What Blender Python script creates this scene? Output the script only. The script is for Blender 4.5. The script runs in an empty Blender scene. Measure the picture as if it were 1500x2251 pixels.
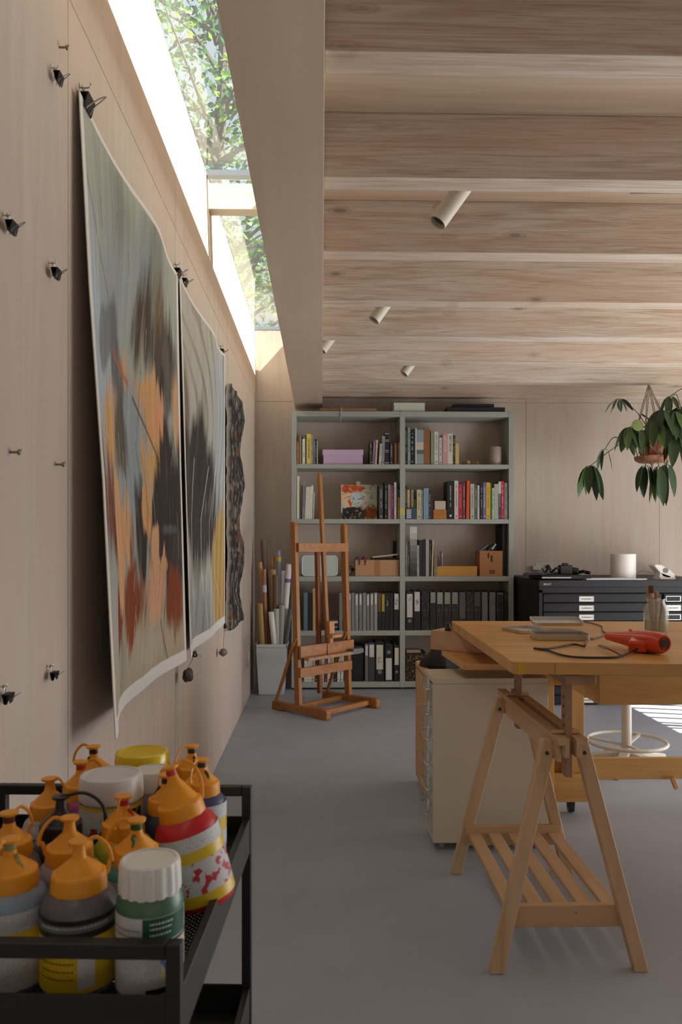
import bpy, math, random
import numpy as np
from mathutils import Vector, Matrix, noise as mnoise
R = math.radians
# ------------------------------------------------------------------ camera, light, exposure
SC = bpy.context.scene
COL = SC.collection
F = 1700.0; CY = 1195.0; CX = 750.0; H = 1.25
TH = math.atan(43 / F)
cam = bpy.data.objects.new('camera', bpy.data.cameras.new('camera')); COL.objects.link(cam)
cam.location = (0, 0, H); cam.rotation_euler = (R(90), 0, -TH)
cam.data.sensor_fit = 'VERTICAL'; cam.data.sensor_height = 36; cam.data.sensor_width = 36 * 1500 / 2251
cam.data.lens = F / 2251 * 36
cam.data.shift_y = (CY - 1125.5) / 2251
cam.data.clip_start = .05
cam.data.dof.use_dof = True; cam.data.dof.focus_distance = 4.5; cam.data.dof.aperture_fstop = 11
SC.camera = cam
vs = SC.view_settings
vs.view_transform = 'Standard'; vs.look = 'None'; vs.gamma = 1; vs.use_curve_mapping = False
vs.exposure = 0.06
wd = bpy.data.worlds.new('sky'); SC.world = wd; wd.use_nodes = True
bg = wd.node_tree.nodes['Background']
bg.inputs[0].default_value = (.80, .86, 1.0, 1); bg.inputs[1].default_value = .80
sun = bpy.data.objects.new('sun', bpy.data.lights.new('sun', 'SUN')); COL.objects.link(sun)
sun.data.energy = 26; sun.data.angle = R(.35); sun.data.color = (1, .95, .87)
sun.location = (6, -1, 8)
sun.rotation_euler = Vector((-1, .25, -1.12)).to_track_quat('-Z', 'Y').to_euler()
def area(name, loc, d, sx, sy, e, c):
    l = bpy.data.lights.new(name, 'AREA'); l.shape = 'RECTANGLE'; l.size = sx; l.size_y = sy; l.energy = e; l.color = c
    o = bpy.data.objects.new(name, l); COL.objects.link(o); o.location = loc
    o.rotation_euler = Vector(d).to_track_quat('-Z', 'Y').to_euler(); return o
area('window_daylight', (4.25, 3.5, 1.2), (-1, 0, .0), 3.6, 2.1, 58, (.90, .95, 1.0))
area('ceiling_fill', (4.25, 3.4, .35), (-1, -.1, .9), 4.0, .6, 52, (.97, .96, .96))  # added unseen fill aimed upward to brighten the ceiling; no terrace is there
area('rear_fill', (1.6, -2.3, 1.0), (0, 1, .45), 3.6, 1.6, 10, (.95, .97, 1.0))  # added fill behind the camera for the joist fronts; that wall has no window

XL = -.59; YB = 6.95; XR = 4.35; YF = -2.4
rt = Vector((math.cos(TH), -math.sin(TH), 0)); fw = Vector((math.sin(TH), math.cos(TH), 0))
def ray(px, py): return rt * ((px - CX) / F) + Vector((0, 0, (CY - py) / F)) + fw
def W(px, py, Y):
    d = ray(px, py); return d * (Y / d.y) + Vector((0, 0, H))
def WZ(px, py, Z):
    d = ray(px, py); return d * ((Z - H) / d.z) + Vector((0, 0, H))
def WX(px, py, X):
    d = ray(px, py); return d * (X / d.x) + Vector((0, 0, H))

# ------------------------------------------------------------------ materials
def s2l(c): 
    c = c / 255.0
    return c / 12.92 if c <= .04045 else ((c + .055) / 1.055) ** 2.4
def C(r, g, b, k=1.0): return (min(1, s2l(r) * k), min(1, s2l(g) * k), min(1, s2l(b) * k), 1)
MC = {}
def mat(c, rough=.55, metal=0, spec=.5, coat=0, key=None):
    k = ('p', tuple(round(x, 4) for x in c), rough, metal, spec, coat)
    if k in MC: return MC[k]
    m = bpy.data.materials.new('plain'); m.use_nodes = True
    nt = m.node_tree; b = nt.nodes['Principled BSDF']
    b.inputs['Base Color'].default_value = c; b.inputs['Roughness'].default_value = rough
    b.inputs['Metallic'].default_value = metal; b.inputs['Specular IOR Level'].default_value = spec
    b.inputs['Coat Weight'].default_value = coat
    n = nt.nodes.new('ShaderNodeTexNoise'); n.inputs['Scale'].default_value = 35; n.inputs['Detail'].default_value = 3
    tc = nt.nodes.new('ShaderNodeTexCoord'); nt.links.new(tc.outputs['Object'], n.inputs['Vector'])
    mr = nt.nodes.new('ShaderNodeMapRange'); mr.inputs['To Min'].default_value = max(.02, rough - .06); mr.inputs['To Max'].default_value = min(1, rough + .06)
    nt.links.new(n.outputs[0], mr.inputs['Value']); nt.links.new(mr.outputs[0], b.inputs['Roughness'])
    MC[k] = m; return m
def wood(name, c1, c2, axis='Z', sc=1.0, rough=.6, stretch=14, contrast=(.35, .68), knots=False, bump=.05, c3=None, spec=.3, rnd=True, big=.0):
    if name in MC: return MC[name]
    m = bpy.data.materials.new(name); m.use_nodes = True
    nt = m.node_tree; N = nt.nodes; L = nt.links; b = N['Principled BSDF']
    b.inputs['Roughness'].default_value = rough; b.inputs['Specular IOR Level'].default_value = spec
    tc = N.new('ShaderNodeTexCoord'); mp = N.new('ShaderNodeMapping')
    L.new(tc.outputs['Object'], mp.inputs['Vector'])
    s = [stretch * sc] * 3; s['XYZ'.index(axis)] = 1.0 * sc; mp.inputs['Scale'].default_value = s
    if rnd:
        oi = N.new('ShaderNodeObjectInfo'); mu = N.new('ShaderNodeMath'); mu.operation = 'MULTIPLY'; mu.inputs[1].default_value = 37.0
        L.new(oi.outputs['Random'], mu.inputs[0]); cb = N.new('ShaderNodeCombineXYZ')
        for i in range(3): L.new(mu.outputs[0], cb.inputs[i])
        L.new(cb.outputs[0], mp.inputs['Location'])
    n1 = N.new('ShaderNodeTexNoise'); n1.inputs['Scale'].default_value = 1.1; n1.inputs['Detail'].default_value = 7; n1.inputs['Distortion'].default_value = 1.2; n1.inputs['Roughness'].default_value = .62
    L.new(mp.outputs[0], n1.inputs['Vector'])
    r1 = N.new('ShaderNodeValToRGB'); r1.color_ramp.elements[0].position = contrast[0]; r1.color_ramp.elements[1].position = contrast[1]
    r1.color_ramp.elements[0].color = c2; r1.color_ramp.elements[1].color = c1
    L.new(n1.outputs[0], r1.inputs[0]); out = r1.outputs[0]
    if c3:
        n2 = N.new('ShaderNodeTexNoise'); n2.inputs['Scale'].default_value = 1.3 * sc; n2.inputs['Detail'].default_value = 3
        mp2 = N.new('ShaderNodeMapping'); s2 = [2.2] * 3; s2['XYZ'.index(axis)] = .5; mp2.inputs['Scale'].default_value = s2
        L.new(tc.outputs['Object'], mp2.inputs['Vector'])
        if rnd: L.new(cb.outputs[0], mp2.inputs['Location'])
        L.new(mp2.outputs[0], n2.inputs['Vector'])
        r2 = N.new('ShaderNodeValToRGB'); r2.color_ramp.elements[0].position = .42; r2.color_ramp.elements[1].position = .66
        r2.color_ramp.elements[0].color = (0, 0, 0, 1); r2.color_ramp.elements[1].color = (.75, .75, .75, 1)
        L.new(n2.outputs[0], r2.inputs[0])
        mx = N.new('ShaderNodeMix'); mx.data_type = 'RGBA'; mx.inputs[7].default_value = c3
        L.new(r2.outputs[0], mx.inputs[0]); L.new(out, mx.inputs[6]); out = mx.outputs[2]
    if knots:
        n4 = N.new('ShaderNodeTexNoise'); n4.inputs['Scale'].default_value = 1.0; n4.inputs['Detail'].default_value = 4; n4.inputs['Distortion'].default_value = 2.0
        mp4 = N.new('ShaderNodeMapping'); s4 = [90.0] * 3; s4['XYZ'.index(axis)] = 2.2; mp4.inputs['Scale'].default_value = s4
        L.new(tc.outputs['Object'], mp4.inputs['Vector']); L.new(mp4.outputs[0], n4.inputs['Vector'])
        r4 = N.new('ShaderNodeValToRGB'); r4.color_ramp.elements[0].position = .36; r4.color_ramp.elements[1].position = .5
        r4.color_ramp.elements[0].color = (.80, .74, .68, 1); r4.color_ramp.elements[1].color = (1, 1, 1, 1); L.new(n4.outputs[0], r4.inputs[0])
        mx4 = N.new('ShaderNodeMix'); mx4.data_type = 'RGBA'; mx4.blend_type = 'MULTIPLY'; mx4.inputs[0].default_value = 1
        L.new(out, mx4.inputs[6]); L.new(r4.outputs[0], mx4.inputs[7]); out = mx4.outputs[2]
        mp3 = N.new('ShaderNodeMapping'); s3 = [1.0, 1.0, 7.5]; s3['XYZ'.index(axis)] = 2.6; mp3.inputs['Scale'].default_value = s3
        L.new(tc.outputs['Object'], mp3.inputs['Vector'])
        if rnd: L.new(cb.outputs[0], mp3.inputs['Location'])
        vo = N.new('ShaderNodeTexVoronoi'); vo.inputs['Scale'].default_value = 1.0
        L.new(mp3.outputs[0], vo.inputs['Vector'])
        r3 = N.new('ShaderNodeValToRGB'); cr = r3.color_ramp
        cr.elements[0].position = .0; cr.elements[0].color = (.8, .8, .8, 1); cr.elements[1].position = .16; cr.elements[1].color = (0, 0, 0, 1)
        e = cr.elements.new(.07); e.color = (.55, .55, .55, 1)
        e = cr.elements.new(.10); e.color = (.12, .12, .12, 1); e = cr.elements.new(.13); e.color = (.25, .25, .25, 1)
        L.new(vo.outputs['Distance'], r3.inputs[0])
        mx3 = N.new('ShaderNodeMix'); mx3.data_type = 'RGBA'; mx3.inputs[7].default_value = tuple(x * .38 for x in c2[:3]) + (1,)
        L.new(r3.outputs[0], mx3.inputs[0]); L.new(out, mx3.inputs[6]); out = mx3.outputs[2]
    L.new(out, b.inputs['Base Color'])
    if bump:
        bp = N.new('ShaderNodeBump'); bp.inputs['Strength'].default_value = bump; bp.inputs['Distance'].default_value = .01
        L.new(n1.outputs[0], bp.inputs['Height']); L.new(bp.outputs[0], b.inputs['Normal'])
    MC[name] = m; return m
def vcol(name, rough=.7, bump=.0, bs=60):
    if name in MC: return MC[name]
    m = bpy.data.materials.new(name); m.use_nodes = True; nt = m.node_tree; b = nt.nodes['Principled BSDF']
    a = nt.nodes.new('ShaderNodeAttribute'); a.attribute_name = 'Col'
    nt.links.new(a.outputs['Color'], b.inputs['Base Color']); b.inputs['Roughness'].default_value = rough
    b.inputs['Specular IOR Level'].default_value = .25
    if bump:
        n = nt.nodes.new('ShaderNodeTexNoise'); n.inputs['Scale'].default_value = bs; n.inputs['Detail'].default_value = 6
        bp = nt.nodes.new('ShaderNodeBump'); bp.inputs['Strength'].default_value = bump
        nt.links.new(n.outputs[0], bp.inputs['Height']); nt.links.new(bp.outputs[0], b.inputs['Normal'])
    MC[name] = m; return m
def speck(name, base, spots, scale=40, pos=(.62, .66), rough=.6, spec=.4):
    """two colours broken up by a noise, for crinkled foil, spatters and worn print"""
    if name in MC: return MC[name]
    m = bpy.data.materials.new(name); m.use_nodes = True; nt = m.node_tree; b = nt.nodes['Principled BSDF']
    tc = nt.nodes.new('ShaderNodeTexCoord'); n = nt.nodes.new('ShaderNodeTexNoise'); n.inputs['Scale'].default_value = scale; n.inputs['Detail'].default_value = 4
    nt.links.new(tc.outputs['Object'], n.inputs['Vector'])
    r = nt.nodes.new('ShaderNodeValToRGB'); r.color_ramp.elements[0].position = pos[0]; r.color_ramp.elements[1].position = pos[1]
    r.color_ramp.elements[0].color = base; r.color_ramp.elements[1].color = spots
    nt.links.new(n.outputs[0], r.inputs[0]); nt.links.new(r.outputs[0], b.inputs['Base Color'])
    b.inputs['Roughness'].default_value = rough; b.inputs['Specular IOR Level'].default_value = spec
    MC[name] = m; return m
def glassmat(name, tint=(1, 1, 1, 1), haze=None, ior=1.45, hz=.0):
    if name in MC: return MC[name]
    m = bpy.data.materials.new(name); m.use_nodes = True; nt = m.node_tree; N = nt.nodes; L = nt.links
    N.remove(N['Principled BSDF']); out = N['Material Output']
    t = N.new('ShaderNodeBsdfTransparent'); t.inputs[0].default_value = tint
    g = N.new('ShaderNodeBsdfGlossy'); g.inputs['Roughness'].default_value = .03
    lw = N.new('ShaderNodeLayerWeight'); pw = N.new('ShaderNodeMath'); pw.operation = 'POWER'; pw.inputs[1].default_value = 4.2
    f = N.new('ShaderNodeMath'); f.operation = 'MULTIPLY_ADD'; f.inputs[1].default_value = .9; f.inputs[2].default_value = ((ior - 1)/(ior + 1))**2
    L.new(lw.outputs['Facing'], pw.inputs[0]); L.new(pw.outputs[0], f.inputs[0])
    mx = N.new('ShaderNodeMixShader'); L.new(f.outputs[0], mx.inputs[0]); L.new(t.outputs[0], mx.inputs[1]); L.new(g.outputs[0], mx.inputs[2])
    last = mx.outputs[0]
    if hz:
        d = N.new('ShaderNodeBsdfTranslucent'); d.inputs[0].default_value = (.9, .92, .9, 1)
        m2 = N.new('ShaderNodeMixShader'); m2.inputs[0].default_value = hz
        L.new(last, m2.inputs[1]); L.new(d.outputs[0], m2.inputs[2]); last = m2.outputs[0]
    L.new(last, out.inputs[0]); MC[name] = m; return m

# ------------------------------------------------------------------ mesh builder
class MB:
    def __init__(s): s.v = []; s.f = []; s.m = []; s.mi = 0
    def add(s, vs_, fs, mi=None):
        o = len(s.v); s.v += [Vector(v) for v in vs_]
        for f in fs: s.f.append(tuple(i + o for i in f)); s.m.append(s.mi if mi is None else mi)
        return s
    def box(s, x0, x1, y0, y1, z0, z1, mi=None):
        if x0 > x1: x0, x1 = x1, x0
        if y0 > y1: y0, y1 = y1, y0
        if z0 > z1: z0, z1 = z1, z0
        return s.add([(x0,y0,z0),(x1,y0,z0),(x1,y1,z0),(x0,y1,z0),(x0,y0,z1),(x1,y0,z1),(x1,y1,z1),(x0,y1,z1)],
                     [(3,2,1,0),(4,5,6,7),(0,1,5,4),(1,2,6,5),(2,3,7,6),(3,0,4,7)], mi)
    def ob(s, c, a, b, d, mi=None):
        """box from centre and three half-axis vectors (right handed)"""
        c, a, b, d = map(Vector, (c, a, b, d)); p = []
        for k in (-1, 1):
            for (i, j) in ((-1,-1),(1,-1),(1,1),(-1,1)): p.append(c + a*i + b*j + d*k)
        return s.add(p, [(3,2,1,0),(4,5,6,7),(0,1,5,4),(1,2,6,5),(2,3,7,6),(3,0,4,7)], mi)
    def bar(s, p0, p1, w, h, up=(0,0,1), mi=None):
        p0, p1, up = Vector(p0), Vector(p1), Vector(up); d = p1 - p0; n = d.normalized()
        sd = n.cross(up)
        if sd.length < 1e-5: sd = n.cross(Vector((0,1,0)))
        sd.normalize(); u = sd.cross(n).normalized()
        return s.ob((p0 + p1) / 2, d / 2, -sd * (w / 2), u * (h / 2), mi)
    def tube(s, pts, r, n=8, closed=False, cap=True, mi=None, flat=1.0):
        pts = [Vector(p) for p in pts]; k = len(pts)
        rs = r if isinstance(r, (list, tuple)) else [r] * k
        o = []; F_ = []; prev = None
        for i, p in enumerate(pts):
            if closed: t = pts[(i + 1) % k] - pts[i - 1]
            else: t = pts[min(i + 1, k - 1)] - pts[max(i - 1, 0)]
            if t.length < 1e-9: t = Vector((0, 0, 1))
            t.normalize()
            if prev is None:
                a = Vector((0, 0, 1)) if abs(t.z) < .9 else Vector((1, 0, 0))
                a = (a - t * a.dot(t)).normalized()
            else:
                a = prev - t * prev.dot(t)
                if a.length < 1e-6: a = t.orthogonal()
                a.normalize()
            prev = a; b = t.cross(a)
            for j in range(n):
                q = 2 * math.pi * j / n; o.append(p + a * (math.cos(q) * rs[i]) + b * (math.sin(q) * rs[i] * flat))
        for i in range(k if closed else k - 1):
            i2 = (i + 1) % k
            for j in range(n):
                j2 = (j + 1) % n; F_.append((i*n+j, i*n+j2, i2*n+j2, i2*n+j))
        if cap and not closed: F_.append(tuple(reversed(range(n)))); F_.append(tuple((k-1)*n + j for j in range(n)))
        return s.add(o, F_, mi)
    def lathe(s, prof, n=32, c=(0,0,0), M=None, mis=None, wob=None, cap=True):
        c = Vector(c); o = []; k = len(prof)
        for (r, z) in prof:
            for j in range(n):
                q = 2 * math.pi * j / n; rr = r * (wob(q, z) if wob else 1)
                p = Vector((math.cos(q) * rr, math.sin(q) * rr, z))
                if M is not None: p = M @ p
                o.append(p + c)
        for i in range(k - 1):
            fs = [(i*n+j, i*n+(j+1) % n, (i+1)*n+(j+1) % n, (i+1)*n+j) for j in range(n)]
            b = len(s.v)
            for f in fs: s.f.append(tuple(x + b for x in f)); s.m.append(mis[i] if mis else s.mi)
        b = len(s.v); s.v += o
        if cap:
            if prof[0][0] > 1e-6: s.f.append(tuple(b + j for j in reversed(range(n)))); s.m.append(mis[0] if mis else s.mi)
            if prof[-1][0] > 1e-6: s.f.append(tuple(b + (k-1)*n + j for j in range(n))); s.m.append(mis[-1] if mis else s.mi)
        return s
    def prism(s, poly, off, mi=None):
        """closed polygon (3d points) pushed along off"""
        n = len(poly); a = [Vector(p) for p in poly]; b = [p + Vector(off) for p in a]
        return s.add(a + b, [tuple(reversed(range(n))), tuple(n + j for j in range(n))] + [(j, (j+1) % n, n + (j+1) % n, n + j) for j in range(n)], mi)
    def text(s, txt, size, M, mi=None, ext=.0004):
        cu = bpy.data.curves.new('t', 'FONT'); cu.body = txt; cu.size = size; cu.extrude = ext; cu.resolution_u = 2
        cu.align_x = 'CENTER'; cu.align_y = 'CENTER'
        ob = bpy.data.objects.new('t', cu); me = bpy.data.meshes.new_from_object(ob)
        s.add([M @ v.co for v in me.vertices], [tuple(p.vertices) for p in me.polygons], mi)
        bpy.data.objects.remove(ob); bpy.data.curves.remove(cu); bpy.data.meshes.remove(me); return s
    def bounds(s):
        xs = [v.x for v in s.v]; ys = [v.y for v in s.v]; zs = [v.z for v in s.v]
        return Vector(((min(xs)+max(xs))/2, (min(ys)+max(ys))/2, min(zs)))
def mk(name, mb, mats, parent=None, bevel=0, org=None, smooth=True, ang=38, seg=2, recentre=True):
    if not isinstance(mats, (list, tuple)): mats = [mats]
    me = bpy.data.meshes.new(name)
    if parent is not None: off = Vector(parent['org'])
    elif recentre: off = mb.bounds()
    else: off = Vector((0, 0, 0))
    me.from_pydata([tuple(v - off) for v in mb.v], [], mb.f)
    for m in mats: me.materials.append(m)
    me.polygons.foreach_set('material_index', [min(i, len(mats) - 1) for i in mb.m])
    if smooth:
        me.polygons.foreach_set('use_smooth', [True] * len(mb.f))
        me.set_sharp_from_angle(angle=R(ang))
    me.validate(); me.update()
    o = bpy.data.objects.new(name, me); COL.objects.link(o)
    if parent is not None: o.parent = parent; o['org'] = tuple(off)
    else: o.location = off; o['org'] = tuple(off)
    if bevel:
        bv = o.modifiers.new('bevel', 'BEVEL'); bv.width = bevel; bv.segments = seg; bv.limit_method = 'ANGLE'; bv.angle_limit = R(40); bv.harden_normals = False
    return o
LABELS = {}
def tag(o, label, cat, group=None):
    o['label'] = label; o['category'] = cat
    if group: o['group'] = group
    LABELS.setdefault(label, []).append(o.name)
    n = len(label.split())
    if n > 16 or n < 4: print('LABEL LENGTH', n, label)
    return o
def thing(name, label, cat, loc, group=None):
    o = bpy.data.objects.new(name, None); COL.objects.link(o); o.empty_display_size = .05
    o.location = loc; o['org'] = tuple(loc); return tag(o, label, cat, group)
def one(name, mb, mats, label, cat, group=None, **k): return tag(mk(name, mb, mats, **k), label, cat, group)
def struct(name, mb, mats, parent=None, **k):
    k.setdefault('recentre', False)
    o = mk(name, mb, mats, parent, **k)
    if parent is None: o['kind'] = 'structure'
    return o
def cr(pts, n=8, closed=False):
    """catmull-rom through points"""
    P = [Vector(p) for p in pts]; out = []; k = len(P)
    for i in range(k if closed else k - 1):
        p1, p2 = P[i], P[(i+1) % k]
        p0 = P[i-1] if (closed or i > 0) else p1 * 2 - p2
        p3 = P[(i+2) % k] if (closed or i + 2 < k) else p2 * 2 - p1
        for j in range(n):
            t = j / n
            out.append(.5 * ((2*p1) + (p2-p0)*t + (2*p0-5*p1+4*p2-p3)*t*t + (3*p1-p0-3*p2+p3)*t*t*t))
    if not closed: out.append(P[-1])
    return out

# ------------------------------------------------------------------ shell
PLY1, PLY2, PLY3 = C(204,193,181), C(187,171,157), C(203,183,168)
M_ply = wood('washed_plywood_wall', PLY1, PLY2, 'Z', 1.0, .62, 9, (.25, .75), c3=PLY3, bump=.03, rnd=False)
M_joist = wood('washed_pine_joist', C(222,211,200), C(196,174,156), 'X', 1.3, .6, 17, (.34, .58), knots=True, c3=C(214,190,172), bump=.05)
M_ceil = wood('washed_ceiling_board', C(216,198,180), C(190,164,142), 'X', 1.0, .6, 14, (.3, .66), c3=C(208,184,162), bump=.04)
M_beam = wood('washed_ply_beam', C(212,194,175), C(192,170,148), 'Y', .8, .6, 10, (.25, .75), c3=C(204,184,166), bump=.03)
def floormat():
    m = bpy.data.materials.new('painted_concrete'); m.use_nodes = True; nt = m.node_tree; b = nt.nodes['Principled BSDF']; N = nt.nodes; L = nt.links
    tc = N.new('ShaderNodeTexCoord'); n = N.new('ShaderNodeTexNoise'); n.inputs['Scale'].default_value = 1.6; n.inputs['Detail'].default_value = 8; n.inputs['Roughness'].default_value = .6
    L.new(tc.outputs['Object'], n.inputs['Vector'])
    r = N.new('ShaderNodeValToRGB'); r.color_ramp.elements[0].position = .3; r.color_ramp.elements[1].position = .7
    r.color_ramp.elements[0].color = C(152,158,170); r.color_ramp.elements[1].color = C(166,171,181)
    L.new(n.outputs[0], r.inputs[0])
    v = N.new('ShaderNodeTexVoronoi'); v.inputs['Scale'].default_value = 2.3; L.new(tc.outputs['Object'], v.inputs['Vector'])
    r2 = N.new('ShaderNodeValToRGB'); r2.color_ramp.elements[0].position = .008; r2.color_ramp.elements[1].position = .014
    r2.color_ramp.elements[0].color = (.35,.35,.36,1); r2.color_ramp.elements[1].color = (1,1,1,1); L.new(v.outputs['Distance'], r2.inputs[0])
    mx = N.new('ShaderNodeMix'); mx.data_type = 'RGBA'; mx.blend_type = 'MULTIPLY'; mx.inputs[0].default_value = 1
    L.new(r.outputs[0], mx.inputs[6]); L.new(r2.outputs[0], mx.inputs[7]); L.new(mx.outputs[2], b.inputs['Base Color'])
    n3 = N.new('ShaderNodeTexNoise'); n3.inputs['Scale'].default_value = 9; n3.inputs['Detail'].default_value = 5; L.new(tc.outputs['Object'], n3.inputs['Vector'])
    mr = N.new('ShaderNodeMapRange'); mr.inputs['To Min'].default_value = .38; mr.inputs['To Max'].default_value = .62
    L.new(n3.outputs[0], mr.inputs['Value']); L.new(mr.outputs[0], b.inputs['Roughness'])
    bp = N.new('ShaderNodeBump'); bp.inputs['Strength'].default_value = .06; bp.inputs['Distance'].default_value = .01
    L.new(n3.outputs[0], bp.inputs['Height']); L.new(bp.outputs[0], b.inputs['Normal'])
    return m
b = MB(); b.box(XL - .2, XR + .2, YF - .2, YB + .2, -.2, 0); struct('floor', b, floormat())
ZS = 2.525; ZT = 3.15; G = .0016
b = MB(); ys = [YF, -.83, .49, 1.815, 3.135, 4.455, 5.775, YB]
for i in range(len(ys) - 1):
    b.box(XL - .018, XL, ys[i] + G, ys[i+1] - G, 0, ZS - G)
    b.box(XL - .018, XL, ys[i] + G, ys[i+1] - G, ZS + G, ZT)
b.box(XL - .2, XL - .006, YF - .2, YB, 0, ZT)
struct('wall_left', b, M_ply, bevel=0)
b = MB(); xs = [XL, .63, 1.85, 3.07, XR]
for i in range(len(xs) - 1):
    b.box(xs[i] + (G if i else 0), xs[i+1] - G, YB, YB + .018, 0, ZS - G)
    b.box(xs[i] + (G if i else 0), xs[i+1] - G, YB, YB + .018, ZS + G, ZT)
b.box(XL - .2, XR + .2, YB + .006, YB + .2, 0, ZT)
struct('wall_back', b, M_ply)
b = MB(); b.box(XL - .2, XR + .2, YF - .2, YF, 0, ZT); struct('wall_front', b, M_ply)
# right wall with the long glazed opening and its upright timber fins
WT = 2.44; WY0 = 1.6; WY1 = 6.3
b = MB(); b.box(XR, XR + .2, YF - .2, WY0, 0, ZT); b.box(XR, XR + .2, WY1, YB + .2, 0, ZT); b.box(XR, XR + .2, WY0, WY1, WT, ZT)
struct('wall_right', b, M_ply)
win = bpy.data.objects.new('window_2', None); COL.objects.link(win); win['kind'] = 'structure'; win['org'] = (0, 0, 0)
b = MB()
for y in (WY0, 3.17, 4.73, WY1 - .05): b.box(XR + .06, XR + .1, y, y + .05, 0, WT)
b.box(XR + .06, XR + .1, WY0, WY1, 0, .05); b.box(XR + .06, XR + .1, WY0, WY1, WT - .05, WT)
struct('window_frame', b, M_beam, win)
b = MB(); b.box(XR + .075, XR + .083, WY0, WY1, .03, WT - .03); struct('window_pane', b, glassmat('window_glass'), win)
b = MB(); y = WY0
while y < WY1: b.box(XR + .125, XR + .165, y, y + .034, 0, WT); y += .16
struct('window_fins', b, M_beam, win)
b = MB(); b.box(-14, 14, -8, 22, -.4, -.22); struct('garden_ground', b, mat(C(96,110,70), .95))
# ceiling boards, roof, joists, the deep beam beside the skylight
BX0, BX1, BZ = -.235, .008, 2.462
CZ = 2.784
b = MB()
y = YF
while y < YB:
    y2 = min(y + .35, YB); b.box(BX1, XR, y + .001, y2 - .001, CZ, CZ + .02); y = y2
b.box(BX1, XR + .2, YF - .2, YB + .2, CZ + .012, ZT)
struct('ceiling', b, M_ceil)
b = MB(); b.box(BX0, BX1, YF, YB, BZ, ZT); struct('trim_1', b, M_beam, bevel=.002)
k = 2
for y in [-1.46, -.76, -.06, .643, 1.345, 2.045, 2.747, 3.450, 4.152, 4.862, 5.56, 6.214, 6.86]:
    b = MB(); y2 = min(y + .105, YB)
    b.box(BX1, XR, y, y2, 2.555, CZ); struct('trim_%d' % k, b, M_joist, bevel=.003); k += 1
# skylight: cross bars, frame, glass
sk = bpy.data.objects.new('window_1', None); COL.objects.link(sk); sk['kind'] = 'structure'; sk['org'] = (0, 0, 0)
M_alu = mat(C(150,155,165), .4, .6)
b = MB()
for y in (-.1, 4.06):
    b.box(XL, BX0, y, y + .085, 3.0, ZT - .015)
struct('crossbar', b, wood('washed_crossbar', C(226,220,206), C(212,204,188), 'X', 1, .6, 10, (.3, .7)), sk, bevel=.002)
b = MB()
for y in (-.1, 4.0, 6.85): b.box(XL, BX0, y - .03, y + .02, ZT - .014, ZT + .012)
struct('skylight_frame', b, M_alu, sk)
b = MB(); b.box(XL - .02, BX0 + .05, YF - .2, YB + .05, ZT + .012, ZT + .024); struct('skylight_pane', b, glassmat('skylight_glass', (.93, .97, .95, 1), ior=1.5, hz=.012), sk)
# ------------------------------------------------------------------ tree outside, seen through the skylight
random.seed(7)
def tree(bx, by, seed, label):
    rnd = random.Random(seed)
    t = thing('garden_tree', label, 'tree', (bx, by, 0), 'trees outside the skylight')
    tr = MB(); lf = MB()
    tr.tube(cr([(bx, by, 0), (bx + .1, by - .1, 2.5), (bx - .05, by + .1, 5), (bx + .1, by, 7.5), (bx, by - .2, 9.5)], 4), [.11] * 8 + [.07] * 5 + [.04] * 3 + [.02], 8)
    for i in range(60):
        z = rnd.uniform(3.2, 9.2); a = rnd.uniform(0, 6.28); L_ = rnd.uniform(1.0, 2.4)
        p = Vector((bx, by, z)); d = Vector((math.cos(a), math.sin(a), rnd.uniform(.1, .6)))
        pts = [p, p + d * L_ * .5 + Vector((0, 0, .1)), p + d * L_ + Vector((0, 0, rnd.uniform(-.3, .2)))]
        tr.tube(cr(pts, 4), [.035, .03, .027, .024, .02, .017, .014, .01, .006], 5)
        for q in range(115):
            s = rnd.uniform(.25, 1.05); c = p + d * L_ * s + Vector((rnd.gauss(0, .22), rnd.gauss(0, .22), rnd.gauss(0, .22)))
            u = Vector((rnd.gauss(0, 1), rnd.gauss(0, 1), rnd.gauss(0, .7))).normalized(); w = u.orthogonal().normalized()
            w = (Matrix.Rotation(rnd.uniform(0, 6.28), 3, u) @ w); l = rnd.uniform(.07, .15); h = l * .5
            n = u.cross(w)
            lf.add([c, c + u*l*.5 + w*h*.5, c + u*l, c + u*l*.5 - w*h*.5 + n*h*.2], [(0, 1, 2, 3)], rnd.choice([0, 0, 1]))
    mk('trunk', tr, mat(C(84,78,70), .9), t)
    def lm(n_, c):
        m = bpy.data.materials.new(n_); m.use_nodes = True; nt = m.node_tree; bb = nt.nodes['Principled BSDF']
        bb.inputs['Base Color'].default_value = c; bb.inputs['Roughness'].default_value = .5
        tl = nt.nodes.new('ShaderNodeBsdfTranslucent'); tl.inputs[0].default_value = c
        mx = nt.nodes.new('ShaderNodeMixShader'); mx.inputs[0].default_value = .45
        nt.links.new(bb.outputs[0], mx.inputs[1]); nt.links.new(tl.outputs[0], mx.inputs[2]); nt.links.new(mx.outputs[0], nt.nodes['Material Output'].inputs[0]); return m
    mk('foliage', lf, [lm('leaf_green', C(66,104,62)), lm('leaf_lime', C(136,172,66))], t, smooth=False)
tree(-1.3, 9.6, 3, 'nearest leafy green tree seen through the skylight glass')
tree(-2.6, 15.6, 11, 'second leafy tree standing farther behind the nearest one')

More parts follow.
